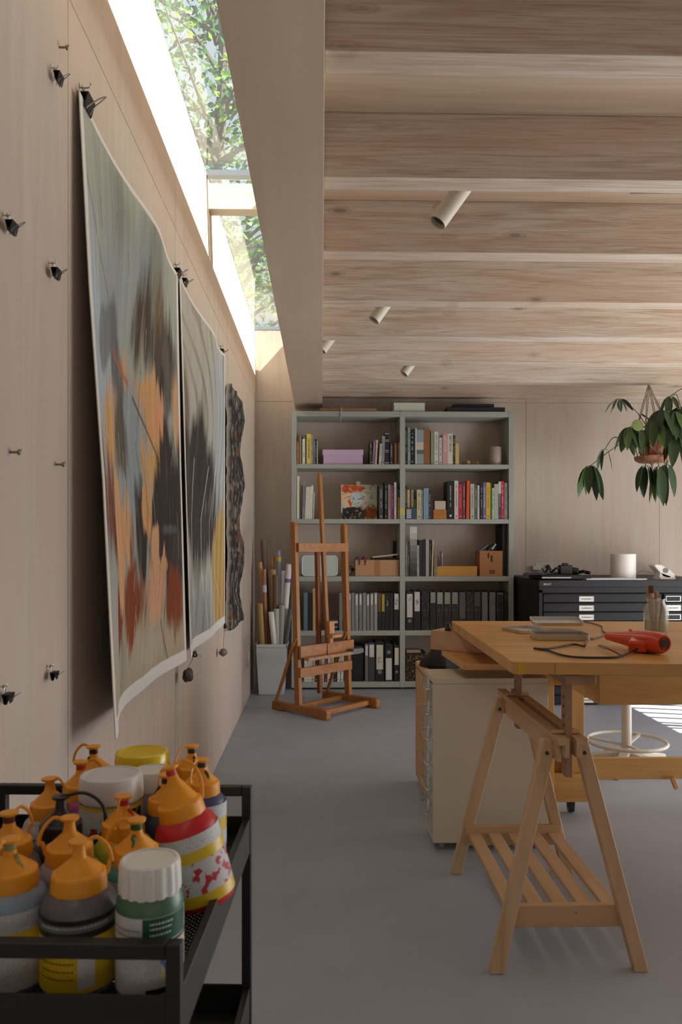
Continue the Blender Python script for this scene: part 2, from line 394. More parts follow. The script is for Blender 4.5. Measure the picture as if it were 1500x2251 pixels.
# ------------------------------------------------------------------ paintings on the left wall
class VN:
    def __init__(s, seed): s.r = np.random.RandomState(seed).rand(64, 64)
    def __call__(s, x, y):
        xi = np.floor(x).astype(int); yi = np.floor(y).astype(int); fx = x - xi; fy = y - yi
        fx = fx*fx*(3-2*fx); fy = fy*fy*(3-2*fy); g = lambda a, b_: s.r[a % 64, b_ % 64]
        return (g(xi, yi)*(1-fx) + g(xi+1, yi)*fx)*(1-fy) + (g(xi, yi+1)*(1-fx) + g(xi+1, yi+1)*fx)*fy
    def fb(s, x, y, o=4):
        t = 0; a = .5
        for i in range(o): t = t + a * s(x * 2**i + 7.3*i, y * 2**i + 3.1*i); a *= .5
        return t / (1 - .5**o)
def lin(c): return np.array([s2l(v) for v in c])
def blob(img, S, T, n, s0, t0, rs, rt_, col, soft=.35, rag=.9, ang=0, op=1.0, fx=9, fy=2.2, seed=0):
    ds = S - s0; dt = T - t0; ca, sa = math.cos(ang), math.sin(ang)
    u = (ds * ca + dt * sa) / rs; v = (-ds * sa + dt * ca) / rt_
    d = np.sqrt(u*u + v*v) + (n.fb(S*fx + seed, T*fy + seed*.37, 5) - .5) * rag * 2
    d = d + (n.fb(S*fx*3.4 + seed*2, T*fy*3.2, 4) - .5) * .55
    m = np.clip((1.06 - d) / (soft*.8), 0, 1) * np.clip(.55 + 1.15*n.fb(S*75 + seed, T*8, 3), 0, 1) * op
    return img * (1 - m[..., None]) + np.array(lin(col)) * m[..., None]
def line(img, S, T, pts, wd_, col, op=.8):
    for (s0, t0), (s1, t1) in zip(pts[:-1], pts[1:]):
        dx, dy = s1 - s0, (t1 - t0); L2 = dx*dx + dy*dy
        k = np.clip(((S - s0)*dx + (T - t0)*dy) / L2, 0, 1)
        d = np.hypot(S - s0 - k*dx, T - t0 - k*dy); m = np.clip(1.5 - d / wd_, 0, 1) * op
        img = img * (1 - m[..., None]) + lin(col) * m[..., None]
    return img
def sheet(name, label, y0, y1, z0, z1, offs, cfun, ns, nt_, border, group, th=.0025, seed=0, zs=None):
    """hanging sheet: front grid coloured cell by cell, turned down at its edges by its thickness"""
    s = np.linspace(0, 1, ns + 1); t = np.linspace(0, 1, nt_ + 1); S, T = np.meshgrid(s, t)
    img = cfun(S, T)
    if border:
        n = VN(99); jb = (n.fb(S*14, T*20, 3) - .5) * .012
        e = np.minimum(np.minimum(S * (y1-y0) - border[0], (1-S) * (y1-y0) - border[1]), np.minimum(T * (z1-z0) - border[2], (1-T) * (z1-z0) - border[3])) + jb * .5
        m = np.clip(-e / .003, 0, 1)[..., None]; img = img * (1-m) + lin((226, 222, 214)) * m
    X = offs(S, T); Y = y0 + S * (y1 - y0); Z = z1 - T * (z1 - z0) + (zs(S, T) if zs else 0)
    V = np.stack([X, Y, Z], -1).reshape(-1, 3); Cc = np.concatenate([img, np.ones(img.shape[:2] + (1,))], -1).reshape(-1, 4)
    nv = len(V); W_ = ns + 1; fs = []
    for j in range(nt_):
        for i in range(ns): a = j*W_ + i; fs.append((a, a + W_, a + W_ + 1, a + 1))
    rim = [j*W_ for j in range(nt_ + 1)] + [nt_*W_ + i for i in range(1, W_)] + [j*W_ + ns for j in range(nt_ - 1, -1, -1)] + [i for i in range(ns - 1, 0, -1)]
    bk = V.copy(); bk[:, 0] -= th; V = np.concatenate([V, bk]); Cc = np.concatenate([Cc, np.tile(np.array(list(lin((205, 200, 190))) + [1.0]), (nv, 1))])
    fs += [(f[3] + nv, f[2] + nv, f[1] + nv, f[0] + nv) for f in fs[:]]
    k = len(rim)
    for q in range(k): a, c = rim[q], rim[(q+1) % k]; fs.append((a, a + nv, c + nv, c))
    me = bpy.data.meshes.new(name); off = Vector((XL, (y0+y1)/2, z0)); me.from_pydata([tuple(v) for v in (V - np.array(off))], [], fs)
    ca = me.color_attributes.new('Col', 'FLOAT_COLOR', 'POINT'); ca.data.foreach_set('color', Cc.astype(np.float32).ravel())
    me.materials.append(vcol('painted_sheet', .6)); me.polygons.foreach_set('use_smooth', [True] * len(fs)); me.set_sharp_from_angle(angle=R(60)); me.update()
    o = bpy.data.objects.new(name, me); COL.objects.link(o); o.location = off; o['org'] = tuple(off)
    return tag(o, label, 'painting', group)
def interp(xs_, ys_):
    return lambda v: np.interp(v, xs_, ys_)
def sm(v): return v*v*(3-2*v)
def p1col(S, T):
    n = VN(5); img = np.ones(S.shape + (3,)) * lin((170, 172, 158))
    g = n.fb(S*5, T*1.2, 4)[..., None]; img = img * (1-g*.5) + lin((140, 146, 142)) * g * .5
    B = lambda *a, **k: blob(img, S, T, n, *a, **k)
    k = sm(np.clip((T - .70) / .14, 0, 1))[..., None]; img = img*(1-k) + lin((176, 162, 136))*k
    img = B(.10, .36, .16, .22, (172, 184, 194), soft=.8, seed=1)
    img = B(.45, .10, .4, .13, (122, 124, 118), soft=.9, seed=2, op=.8)
    img = B(.28, .2, .2, .15, (150, 158, 160), soft=.9, seed=3)
    img = B(.45, .24, .1, .12, (178, 160, 124), soft=.7, seed=4, op=.7)
    img = B(.70, .24, .24, .13, (70, 60, 50), soft=.5, seed=5, fx=14)
    img = B(.66, .15, .12, .08, (120, 100, 70), soft=.6, seed=6, op=.6, fx=20)
    img = B(.85, .30, .12, .10, (92, 88, 82), soft=.5, seed=7, fx=14)
    img = B(.74, .33, .05, .08, (48, 40, 34), soft=.4, seed=8, fx=20)
    img = B(.55, .41, .26, .09, (208, 158, 100), soft=.4, seed=9, fx=16)
    img = B(.72, .45, .13, .12, (216, 150, 112), soft=.35, seed=10, fx=16)
    img = B(.93, .38, .05, .12, (206, 160, 116), soft=.5, seed=11, fx=16)
    img = B(.30, .40, .05, .17, (98, 102, 106), soft=.6, seed=12, ang=-.75, fx=18)
    img = B(.16, .33, .1, .035, (104, 108, 112), soft=.6, seed=22, ang=-.5, op=.8)
    img = B(.16, .50, .11, .10, (212, 164, 108), soft=.4, seed=13, fx=16)
    img = B(.38, .50, .10, .12, (148, 158, 162), soft=.6, seed=14, fx=16)
    img = B(.30, .51, .05, .09, (92, 86, 76), soft=.5, seed=15, fx=24)
    img = B(.58, .53, .15, .09, (206, 160, 100), soft=.35, seed=16, fx=16)
    img = B(.80, .44, .05, .10, (118, 122, 112), soft=.5, seed=17, fx=18)
    img = B(.10, .61, .10, .09, (134, 82, 60), soft=.6, seed=18, fx=12)
    img = B(.17, .67, .14, .10, (116, 66, 48), soft=.6, seed=19, fx=12)
    img = B(.34, .60, .10, .05, (150, 160, 164), soft=.6, seed=20, fx=14)
    img = B(.86, .60, .26, .20, (48, 39, 37), soft=.35, seed=21, fx=9)
    img = B(.62, .68, .24, .13, (48, 39, 36), soft=.35, seed=23, fx=12)
    img = B(.92, .75, .16, .09, (62, 54, 52), soft=.6, seed=24, fx=12)
    img = B(.12, .80, .11, .09, (170, 172, 168), soft=.6, seed=25, fx=9)
    img = B(.34, .81, .13, .085, (138, 66, 34), soft=.4, seed=26, fx=20)
    img = B(.20, .83, .05, .07, (128, 58, 30), soft=.5, seed=27, fx=20)
    img = B(.86, .83, .09, .085, (136, 64, 30), soft=.4, seed=28, fx=20)
    img = B(.26, .68, .085, .115, (222, 170, 122), soft=.2, seed=29, fx=18)
    img = B(.47, .625, .035, .06, (214, 162, 108), soft=.3, seed=30, fx=22)
    img = B(.60, .79, .12, .085, (220, 166, 130), soft=.25, seed=31, fx=20)
    img = B(.55, .70, .05, .055, (214, 164, 120), soft=.3, seed=32, fx=22)
    img = B(.68, .745, .07, .02, (204, 158, 110), soft=.3, seed=33, fx=30)
    img = B(.55, .92, .30, .06, (180, 168, 146), soft=.8, seed=34)
    img = B(.25, .93, .06, .09, (150, 150, 134), soft=.7, seed=35, fx=20)
    img = B(.80, .66, .12, .012, (104, 100, 104), soft=.8, seed=36, op=.6)
    img = line(img, S, T, [(.02, .12), (.10, .22), (.25, .32)], .004, (110, 112, 108), .6)
    img = line(img, S, T, [(.40, .40), (.62, .50), (.75, .56)], .004, (56, 50, 46), .8)
    img = line(img, S, T, [(.22, .345), (.36, .38)], .006, (176, 100, 70), .8)
    img = line(img, S, T, [(.70, .87), (.80, .98)], .004, (70, 60, 50), .7)
    for q in range(110):
        r = random.Random(q); s0 = r.random(); t0 = r.random()*.9
        img = line(img, S, T, [(s0, t0), (s0 + r.uniform(-.03, .03), t0 + r.uniform(.03, .12))], .0025, r.choice([(70, 66, 60), (200, 190, 160), (120, 100, 70)]), .5)
    st = n.fb(S*120, T*5, 3)[..., None]; img = img * (.82 + .36*st); return np.clip(img * 1.0, 0, 1)
def p1off(S, T):
    near = np.interp(T, [0, .3, .6, 1], [.004, .028, .060, .090]) * np.exp(-(S/.20)**1.5)
    mid = .030 * np.exp(-((S - .55)/.22)**2) * (1 - T*.3) + .012 * np.sin(T*9 + S*3) * np.sin(S*math.pi)
    far = np.interp(T, [0, .5, 1], [.004, .018, .040]) * sm(np.clip((S - .6)/.4, 0, 1))
    return XL + .012 + near + mid + far
sheet('hanging_painting', 'large abstract painting on paper with orange, rust and black strokes', 1.848, 3.10, .785, 2.325, p1off, p1col, 300, 380,
      (.024, .036, .016, .048), None, zs=lambda S, T: -.035*np.sin(S*math.pi)*(1-T) + .02*np.exp(-((S-.12)/.06)**2)*T*0)
def p2col(S, T):
    n = VN(8); img = np.ones(S.shape + (3,)) * lin((176, 172, 160))
    k = sm(np.clip((S - .35)/.4, 0, 1))[..., None]; img = img*(1-k) + lin((178, 184, 186))*k
    B = lambda *a, **kk: blob(img, S, T, n, *a, **kk)
    img = B(.05, .35, .28, .14, (110, 92, 66), soft=.9, seed=1, op=.7)
    img = B(.25, .50, .45, .16, (54, 46, 44), soft=.6, seed=2, fx=7)
    img = B(.45, .65, .40, .18, (60, 52, 52), soft=.6, seed=3, fx=7)
    img = B(.85, .62, .10, .12, (150, 154, 154), soft=.6, seed=4)
    img = B(.97, .82, .30, .22, (196, 160, 92), soft=.35, seed=5, fx=5)
    img = B(.9, .68, .1, .1, (190, 160, 100), soft=.7, seed=6)
    img = B(.25, .93, .28, .10, (150, 152, 152), soft=.8, seed=7)
    u = S*9 + .9*T**2*3 + 1.2*np.exp(-((T)/.22)**2)*(1-S)*3 + n.fb(S*3, T*2, 3)*1.4
    w = np.clip((np.sin(u*6.283) - .45)*2, 0, 1)*.55*(.35 + .65*n.fb(S*8, T*3, 3)); w = w[..., None]
    img = img*(1-w) + lin((74, 72, 68))*w
    for s0, a in ((.22, .0), (.38, .06), (.55, .1), (.72, .14)):
        img = line(img, S, T, [(s0 + a, .45), (s0 - .02, .62), (s0 + .0, .8), (s0 + a*1.4, .97)], .005, (196, 194, 188), .7)
    st = n.fb(S*90, T*5, 3)[..., None]; return np.clip(img*(.84 + .32*st), 0, 1)
def p2off(S, T):
    return XL + .012 + .075*np.exp(-(S/.14)**2)*T*.6 + .045*np.exp(-((S - .5)/.25)**2)*(1 - T*.5) + .012*np.sin(T*7) * np.sin(S*math.pi) + .018*sm(np.clip((S-.6)/.4, 0, 1))
sheet('hanging_painting', 'abstract painting of grey drapery lines with a yellow lower corner, beside the orange one', 3.165, 4.50, .785, 2.345, p2off, p2col, 220, 300,
      (.022, .03, .016, .05), None, zs=lambda S, T: -.05*np.sin(S*math.pi)*(1-T))
def p3col(S, T):
    n = VN(18); g = n.fb(S*26, T*40, 5); img = np.ones(S.shape + (3,)) * lin((40, 38, 38))
    m = np.clip((g - .5)*5, 0, 1)[..., None]; img = img*(1-m) + lin((128, 128, 124))*m
    g2 = n.fb(S*12 + 30, T*16, 4); m = np.clip((g2 - .62)*6, 0, 1)[..., None]; img = img*(1-m) + lin((120, 76, 44))*m
    return img
n3 = VN(44)
sheet('hanging_painting', 'narrow dark relief painting with a crusty surface, furthest along the left wall', 4.68, 5.33, .725, 2.215,
      lambda S, T: XL + .03 + .03*n3.fb(S*8, T*14, 4) + .012*np.sin(T*20)*S, p3col, 120, 240, None, None, th=.028)

# binder clips on screw hooks
def clip(Y, z, sc, label, group=None, tilt=0.0, hook=True, x=None):
    x = XL + .012 if x is None else x
    p = Vector((x, Y, z))
    t = thing('binder_clip', label, 'clip', p, group)
    w = .019*sc; h = .023*sc; d = .0065*sc
    b = MB()   # folded steel body: triangle section closing at its lower lips, running along the wall
    ca, sa = math.cos(tilt), math.sin(tilt)
    def Q(u, v, q): return p + Vector((u, v*ca - q*sa, v*sa + q*ca))
    prof = [(-.001*sc, -h/2), (-d, h/2), (d, h/2), (.001*sc, -h/2), (.003*sc, -h/2), (d + .003*sc, h/2 + .002*sc), (-d - .003*sc, h/2 + .002*sc), (-.003*sc, -h/2)]
    n = len(prof); A = [Q(u + .004, -w, q) for u, q in prof]; Bv = [Q(u + .004, w, q) for u, q in prof]
    b.add(A + Bv, [(j, (j+1) % n, n + (j+1) % n, n + j) for j in range(n)] + [(0, 1, 6, 7), (1, 2, 5, 6), (2, 3, 4, 5)] + [(n+7, n+6, n+1, n+0), (n+6, n+5, n+2, n+1), (n+5, n+4, n+3, n+2)])
    mk('clip_body', b, mat(C(17, 16, 17), .5, 0, .3), t)
    wm = mat(C(180, 176, 170), .3, .9); r = .0011*sc
    b = MB()   # outer handle standing away from the wall
    pts = [Q(.006, -w*.6, -h/2), Q(.012*sc, -w*.35, -h*.05), Q(.026*sc, -w*.22, h*.4), Q(.036*sc, 0, h*.65), Q(.026*sc, w*.22, h*.4), Q(.012*sc, w*.35, -h*.05), Q(.006, w*.6, -h/2)]
    b.tube(cr(pts, 5), r, 6); mk('wire_handle', b, wm, t)
    b = MB()   # inner handle up to the screw
    pts = [Q(-.003, -w*.6, -h/2), Q(-.003, -w*.3, h*.6), Q(-.002, -w*.18, h*1.1), Q(-.002, 0, h*1.35), Q(-.002, w*.18, h*1.1), Q(-.003, w*.3, h*.6), Q(-.003, w*.6, -h/2)]
    b.tube(cr(pts, 5), r, 6); mk('wire_handle', b, wm, t)
    if hook:
        b = MB(); c = Vector((XL, Y, z + h*1.32))
        b.tube(cr([c, c + Vector((.010*sc, 0, -.001)), c + Vector((.017*sc, 0, .001*sc)), c + Vector((.018*sc, 0, .007*sc))], 5), .0014*sc, 6)
        b.lathe([(.001, 0), (.0045*sc, 0), (.0045*sc, .002), (.001, .002)], 12, c + Vector((.006, 0, 0)), Matrix.Rotation(R(90), 3, 'Y'))
        mk('screw_hook', b, wm, t)
    return t
def clipw(px, py, sc, label, group=None, **k):
    p = WX(px, py, XL + .015); return clip(p.y, p.z, sc, label, group, **k)
clipw(189, 232, 1.45, 'big black binder clip at the top near corner of the orange painting')
clipw(391, 602, 1.25, 'black binder clip at the top far corner of the orange painting')
clipw(407, 622, 1.1, 'black binder clip at the top near corner of the grey painting')
clipw(488, 775, 1.25, 'black binder clip at the top far corner of the grey painting')
clipw(128, 174, .8, 'empty black binder clip highest on the bare wall panel', 'spare clips on the near wall panel')
clipw(25, 502, .8, 'empty black binder clip on the bare panel, nearest the camera of the upper ones', 'spare clips on the near wall panel')
clipw(123, 603, .8, 'empty black binder clip left of the orange painting at mid height', 'spare clips on the near wall panel')
clipw(119, 1486, .7, 'empty black binder clip low on the wall below left of the orange painting', 'spare clips on the near wall panel')
clipw(17, 1536, .75, 'empty black binder clip lowest on the wall at the left picture edge', 'spare clips on the near wall panel')
def hanging(px, py, sx, sy, label, gl, col, cliplabel, cpx, cpy, seed, xo):
    q = WX(cpx, cpy, XL + .03); clip(q.y, q.z, .95, cliplabel, tilt=R(180), hook=False, x=XL + xo)
    p = WX(px, py, XL + xo); t = thing(gl, label, 'stone', p)
    b = MB(); rnd = random.Random(seed); n = 14; m = 9; vs_ = []; fs = []
    for i in range(m + 1):
        a = math.pi*i/m
        for j in range(n):
            c = 2*math.pi*j/n; v = Vector((math.sin(a)*math.cos(c), math.sin(a)*math.sin(c), math.cos(a)))
            k = 1 + .25*mnoise.noise(v*1.6 + Vector((seed, 0, 0))); vs_.append(p + Vector((v.x*sx*.7*k, v.y*sx*k, v.z*sy*k)))
    for i in range(m):
        for j in range(n): fs.append((i*n+j, i*n+(j+1) % n, (i+1)*n+(j+1) % n, (i+1)*n+j))
    b.add(vs_, [f[::-1] for f in fs]); mk('pebble', b, speck('stone%d' % seed, C(*col), C(*[min(255, c+40) for c in col]), 60, (.4, .7), .6), t)
    b = MB(); b.tube([p + Vector((0, 0, sy*.8)), p + Vector((.002, .003, (q.z - p.z)*.5)), Vector((p.x, q.y, q.z - .01))], .0011, 5); mk('cord', b, mat(C(120, 110, 95), .8), t)
hanging(413, 1484, .034, .028, 'dark brown pebble on a cord hanging as a weight below the orange painting', 'hanging_pebble', (62, 46, 42), 'upside-down binder clip at the shared bottom corner of the two big paintings', 419, 1437, 3, .045)
hanging(491, 1434, .036, .020, 'flat grey pebble on a cord hanging below the grey painting', 'hanging_pebble', (112, 104, 94), 'upside-down binder clip at the far bottom corner of the grey painting', 492, 1375, 8, .035)
# loose screws
for (px, py, lab, s) in ((130, 104, 'bare screw above the highest spare binder clip', 1.2), (22, 994, 'bare screw hook at mid height by the left picture edge', 1.2), (122, 1021, 'bare screw hook at mid height left of the orange painting', 1.2)):
    p = WX(px, py, XL); b = MB(); M = Matrix.Rotation(R(90), 3, 'Y')
    b.lathe([(.002*s, 0), (.002*s, .012*s), (.005*s, .013*s), (.004*s, .016*s), (0, .017*s)], 12, p, M); b.tube([p + Vector((.015*s, 0, -.004)), p + Vector((.018*s, 0, .006))], .0012, 5)
    one('wall_screw', b, mat(C(140, 125, 105), .4, .8), lab, 'screw', 'bare screws in the left wall')
# ------------------------------------------------------------------ bookcase
YS = 6.62; PXM = F / YS
def sx(px): return W(px, 1195, YS).x
def sz(py): return W(880, py, YS).z
M_shelf = mat(C(164, 168, 160), .55)
bc = thing('bookcase', 'tall grey-green double bookcase standing against the back wall', 'bookcase', (sx(885), (YS + YB)/2, 0))
for x0, x1 in ((641, 652), (879.5, 891), (1119, 1130)):
    b = MB(); b.box(sx(x0), sx(x1), YS, YB - .005, .015, sz(904)); mk('upright', b, M_shelf, bc, bevel=.002)
SHT = [904, 1020.5, 1141, 1267, 1386, 1498.5]; THK = [12, 9.5, 10, 11, 11, 12.5]
for xa, xb in ((652, 879.5), (891, 1119)):
    for ty, tk in zip(SHT, THK):
        b = MB(); b.box(sx(xa), sx(xb), YS + .002, YB - .006, sz(ty + tk), sz(ty)); mk('shelf', b, M_shelf, bc, bevel=.002)
b = MB(); b.box(sx(645), sx(1126), YS + .03, YB - .02, 0, .02); mk('plinth', b, mat(C(30, 30, 30), .7), bc)
zt = [sz(y) for y in SHT]
SN = {0: 'top', 1: 'second', 2: 'third', 3: 'fourth', 4: 'bottom'}
TXM = Matrix(((0, 1, 0, 0), (0, 0, -1, 0), (-1, 0, 0, 0), (0, 0, 0, 1)))
def book(x0, x1, ytop, col, desc, row, side, prev, lean=0, depth=.2, tcol=None, text=None, band=None, marks=True, rough=.55, dy=.012, metalband=False):
    z0 = zt[row + 1] + .0005; X0, X1 = sx(x0), sx(x1); z1 = sz(ytop); h = z1 - z0; w = X1 - X0
    Y0 = YS + dy; cx = (X0 + X1)/2
    lab = '%s, %s %s shelf, %s' % (desc, SN[row], side, prev)
    t = thing('book', lab, 'book', (cx, Y0 + depth/2, z0), 'books in the bookcase')
    a = math.atan2(lean, h*PXM); M = Matrix.Translation((cx, Y0, z0)) @ Matrix.Rotation(a, 4, 'Y')
    if abs(a) > 1e-4: M = M @ Matrix.Translation((0, 0, abs(w/2*math.sin(a))))
    def add(mb, l): mb.v = [M @ v for v in mb.v]; return mb
    e = min(.0018, w*.2); b = MB()     # cover: spine and two boards
    b.box(-w/2, -w/2 + e, .0, depth, 0, h); b.box(w/2 - e, w/2, 0, depth, 0, h); b.box(-w/2 + e, w/2 - e, 0, .002, 0, h)
    mk('cover', add(b, 0), mat(C(*col), rough), t)
    b = MB(); b.box(-w/2 + e, w/2 - e, .002, depth - .004, .003, h - .003); mk('pages', add(b, 0), mat(C(222, 214, 196), .8), t)
    b = MB(); q = 0
    if tcol is None:
        lum = sum(col)/3; tcol = (40, 38, 36) if lum > 120 else (205, 200, 190)
    if text:
        s = min(w*.66, h*1.2/len(text)); b.text(text, s, Matrix.Translation((0, -.0008, h*(.92 - .33*len(text)*s/h))) @ TXM); q = 1
    elif marks and w > .012:
        rnd = random.Random(int(x0*10)); z = h*.88; wd_ = min(w*.34, .010)
        while z > h*.32:
            l = rnd.uniform(.006, .014)
            for kk in range(2):
                u = wd_*(-.5 + kk*.62); b.box(u, u + wd_*.3, -.0006, .0, z - l*rnd.uniform(.6, 1), z)
            z -= l + .003
            if rnd.random() < .13: z -= .02
        b.box(-w*.15, w*.15, -.0006, 0, h*.06, h*.06 + w*.3); q = 1
    if q: mk('spine_lettering', add(b, 0), mat(C(*tcol), .6), t)
    if band:
        for (f0, f1, bc_) in band:
            b = MB(); b.box(-w/2 - .0002, w/2 + .0002, -.0004, .001, h*f0, h*f1); mk('spine_band', add(b, 0), mat(C(*bc_), .5), t)
    return t
def row(r, side, items):
    prev = None
    for i, it in enumerate(items):
        x0, x1, yt, col, desc = it[:5]; k = dict(it[5]) if len(it) > 5 else {}
        pv = k.pop('prev', None) or (('right of the ' + prev) if prev else 'first from the left')
        sh = k.pop('short', desc.replace(' book', '').replace('thin ', '').replace('tall ', '').replace('leaning ', ''))
        book(x0, x1, yt, col, desc, r, side, pv, **k); prev = sh + ' one' if 'one' not in sh.split() else sh
G_, Wt, K_ = (120, 120, 116), (222, 220, 212), (34, 32, 34)
row(0, 'left', [
 (653, 657.3, 971, (150, 105, 70), 'short tan book'), (657.3, 660.3, 959, (140, 82, 40), 'thin rust brown book'), (660.4, 662.2, 957, (190, 165, 80), 'thin ochre book'),
 (662.3, 665, 956.5, (50, 74, 62), 'dark green book'), (665.2, 670.8, 965, (226, 224, 232), 'white book'), (671, 674, 956, (74, 56, 66), 'dark plum book'),
 (674.2, 684, 954, (214, 200, 90), 'thick yellow book with black title', dict(text='THE PATTERN BASE', tcol=(40, 40, 24), short='thick yellow')),
 (684.4, 688, 957, (190, 160, 142), 'dusty pink book'), (689, 693, 964, (84, 124, 138), 'teal blue book'), (693.2, 696.6, 965, (22, 32, 32), 'black book'), (697, 699, 970, (180, 186, 160), 'thin pale green book')])
row(0, 'left', [
 (813, 818.5, 970, (52, 62, 42), 'dark olive book', dict(prev='just right of the lilac box')), (818.8, 824, 966.5, (128, 98, 128), 'leaning purple book', dict(lean=3)),
 (825, 828.5, 967, (214, 200, 172), 'thin leaning cream book', dict(lean=3)), (833, 838.5, 975, (196, 186, 176), 'leaning off-white book', dict(lean=3)), (839.5, 845.5, 958, (150, 148, 156), 'leaning light grey book', dict(lean=1.5)),
 (847, 856, 949, (32, 30, 44), 'tall navy book with gold bands', dict(marks=False, band=[(.03, .06, (170, 160, 140)), (.37, .39, (170, 160, 140)), (.42, .44, (170, 160, 140)), (.70, .72, (170, 160, 140)), (.74, .76, (170, 160, 140)), (.93, .96, (170, 160, 140))], short='navy and gold')),
 (858, 864.5, 972, (48, 46, 46), 'charcoal book'), (866, 869, 972, (70, 34, 26), 'thin oxblood book'), (869.3, 872, 974, (170, 98, 36), 'thin orange brown book'), (873, 876, 979, (62, 34, 40), 'dark maroon book'), (877, 879.2, 972, (200, 186, 140), 'thin straw coloured book')])
row(0, 'right', [
 (891.5, 896, 938, (40, 32, 34), 'tall black-brown book'), (897, 903, 940, (130, 160, 154), 'tall aqua book'), (903.8, 911, 943, (24, 22, 26), 'black book with white title', dict(tcol=(220, 220, 215), short='black and white')),
 (911.4, 914, 941, (56, 52, 92), 'thin indigo book'), (914.2, 916.6, 940, (224, 220, 206), 'thin white book'),
 (917, 932, 944, (140, 156, 160), 'wide pale blue cream-banded book', dict(marks=False, band=[(.42, .64, (196, 190, 172)), (.30, .42, (98, 102, 104))], short='banded pale blue')),
 (932.3, 946, 941, (140, 92, 54), 'wide tan brown book', dict(marks=False)), (948, 955.5, 946, (136, 138, 120), 'sage green book', dict(marks=False)), (956, 964.8, 948, (200, 200, 190), 'white book with dark title'),
 (966, 972.8, 961, (190, 190, 186), 'shorter off-white book'), (974, 985, 953, (196, 148, 152), 'pink ART NOW book', dict(text='ART NOW', tcol=(226, 214, 206), short='pink')),
 (985.2, 996.5, 952, (206, 200, 184), 'cream ART NOW book', dict(text='ART NOW', tcol=(24, 24, 24), short='cream')), (997, 1001.5, 956, (40, 36, 38), 'thin black book'), (1002, 1010, 974, (198, 172, 110), 'short straw yellow book', dict(marks=False))])
row(1, 'left', [
 (653, 658.5, 1047, (222, 218, 190), 'tall cream book', dict(marks=False)), (660, 662.5, 1066, (90, 86, 84), 'thin leaning grey book', dict(lean=2)), (664, 670, 1058, (140, 134, 134), 'leaning grey book with marked spine', dict(lean=3, short='marked grey')),
 (670.5, 674, 1070, Wt, 'first slim white book', dict(lean=3, marks=False, short='first slim white')), (674.4, 678, 1070, Wt, 'second slim white book', dict(lean=3, marks=False, short='second slim white')),
 (678.4, 682, 1070, Wt, 'third slim white book', dict(lean=3, marks=False, short='third slim white')), (682.4, 686, 1067, Wt, 'fourth slim white book', dict(lean=3, marks=False, short='fourth slim white')), (687, 690, 1082, (190, 184, 168), 'thin leaning beige book', dict(lean=2.5))])
row(1, 'left', [
 (834, 843, 1067, (64, 62, 64), 'wide charcoal book', dict(prev='right of the small canvas')), (846, 852.5, 1058, (36, 33, 34), 'black book with pale title'), (854, 858.5, 1065, (150, 146, 138), 'light grey book'),
 (859, 862, 1067, (176, 62, 110), 'thin magenta book'), (862.6, 866, 1067, (86, 72, 92), 'dull violet book'), (867.3, 872, 1060, (206, 190, 180), 'pinkish white book'), (872.6, 875.6, 1062, (30, 28, 28), 'thin black book'), (875.9, 879.3, 1078, (196, 152, 42), 'mustard book', dict(band=[(.76, .98, (40, 38, 40))]))])
row(1, 'right', [
 (892, 896.5, 1067, (50, 38, 40), 'dark brown book', dict(depth=.16, dy=.05)), (897.4, 902.6, 1076, (206, 190, 140), 'pale yellow book', dict(depth=.16, dy=.05)), (903, 906, 1076, (120, 50, 52), 'thin maroon book', dict(depth=.16, dy=.05)),
 (906.4, 911, 1076, (190, 206, 192), 'mint white book', dict(depth=.16, dy=.05)), (912, 916, 1097, (150, 180, 40), 'short lime book', dict(depth=.16, dy=.05)),
 (917.5, 926, 1076, (196, 190, 150), 'cream book'), (926.4, 930.4, 1077, (156, 152, 140), 'grey-beige book'), (932, 943, 1073, (118, 160, 176), 'sky blue book with pink title', dict(tcol=(200, 90, 140), short='sky blue')),
 (943.4, 948.4, 1079, (60, 42, 58), 'dark purple book'), (949, 952, 1091, (86, 54, 56), 'thin brown-red book'),
 (984, 999, 1057, (20, 18, 20), 'thick black book with white title', dict(tcol=(210, 208, 200), prev='right of the card file', short='thick black')), (1000, 1008.5, 1056, (206, 196, 186), 'tall pale pink book'),
 (1008.9, 1017.5, 1063, (172, 32, 52), 'crimson book', dict(tcol=(226, 160, 150))), (1018.5, 1024, 1060, (110, 60, 70), 'dark rose book'), (1026, 1032.5, 1056, (214, 84, 28), 'tall orange book', dict(lean=1.5, marks=False)),
 (1035, 1044, 1063, (186, 176, 158), 'beige book with black title'), (1045, 1050, 1065, (76, 100, 100), 'slate teal book'), (1051, 1055, 1066, (208, 200, 196), 'thin white book'), (1057, 1062, 1062, (56, 42, 36), 'dark brown book'),
 (1063, 1070, 1060, (94, 106, 148), 'blue-grey book with white title', dict(tcol=(226, 226, 230), short='blue-grey')), (1070.3, 1078.5, 1060, (222, 168, 22), 'yellow book', dict(tcol=(90, 80, 20))), (1079, 1081.5, 1062, (92, 130, 50), 'thin green book'),
 (1083, 1087.6, 1072, (172, 200, 180), 'mint green book'), (1088, 1096.8, 1063, (176, 174, 158), 'pale grey book', dict(marks=False)), (1097.2, 1102.8, 1058, (44, 64, 98), 'navy book with white top', dict(band=[(.68, 1.0, (190, 208, 200))], short='navy and white')),
 (1103.2, 1109, 1057, (196, 38, 54), 'scarlet book'), (1110, 1117, 1061, (136, 138, 132), 'grey book')])
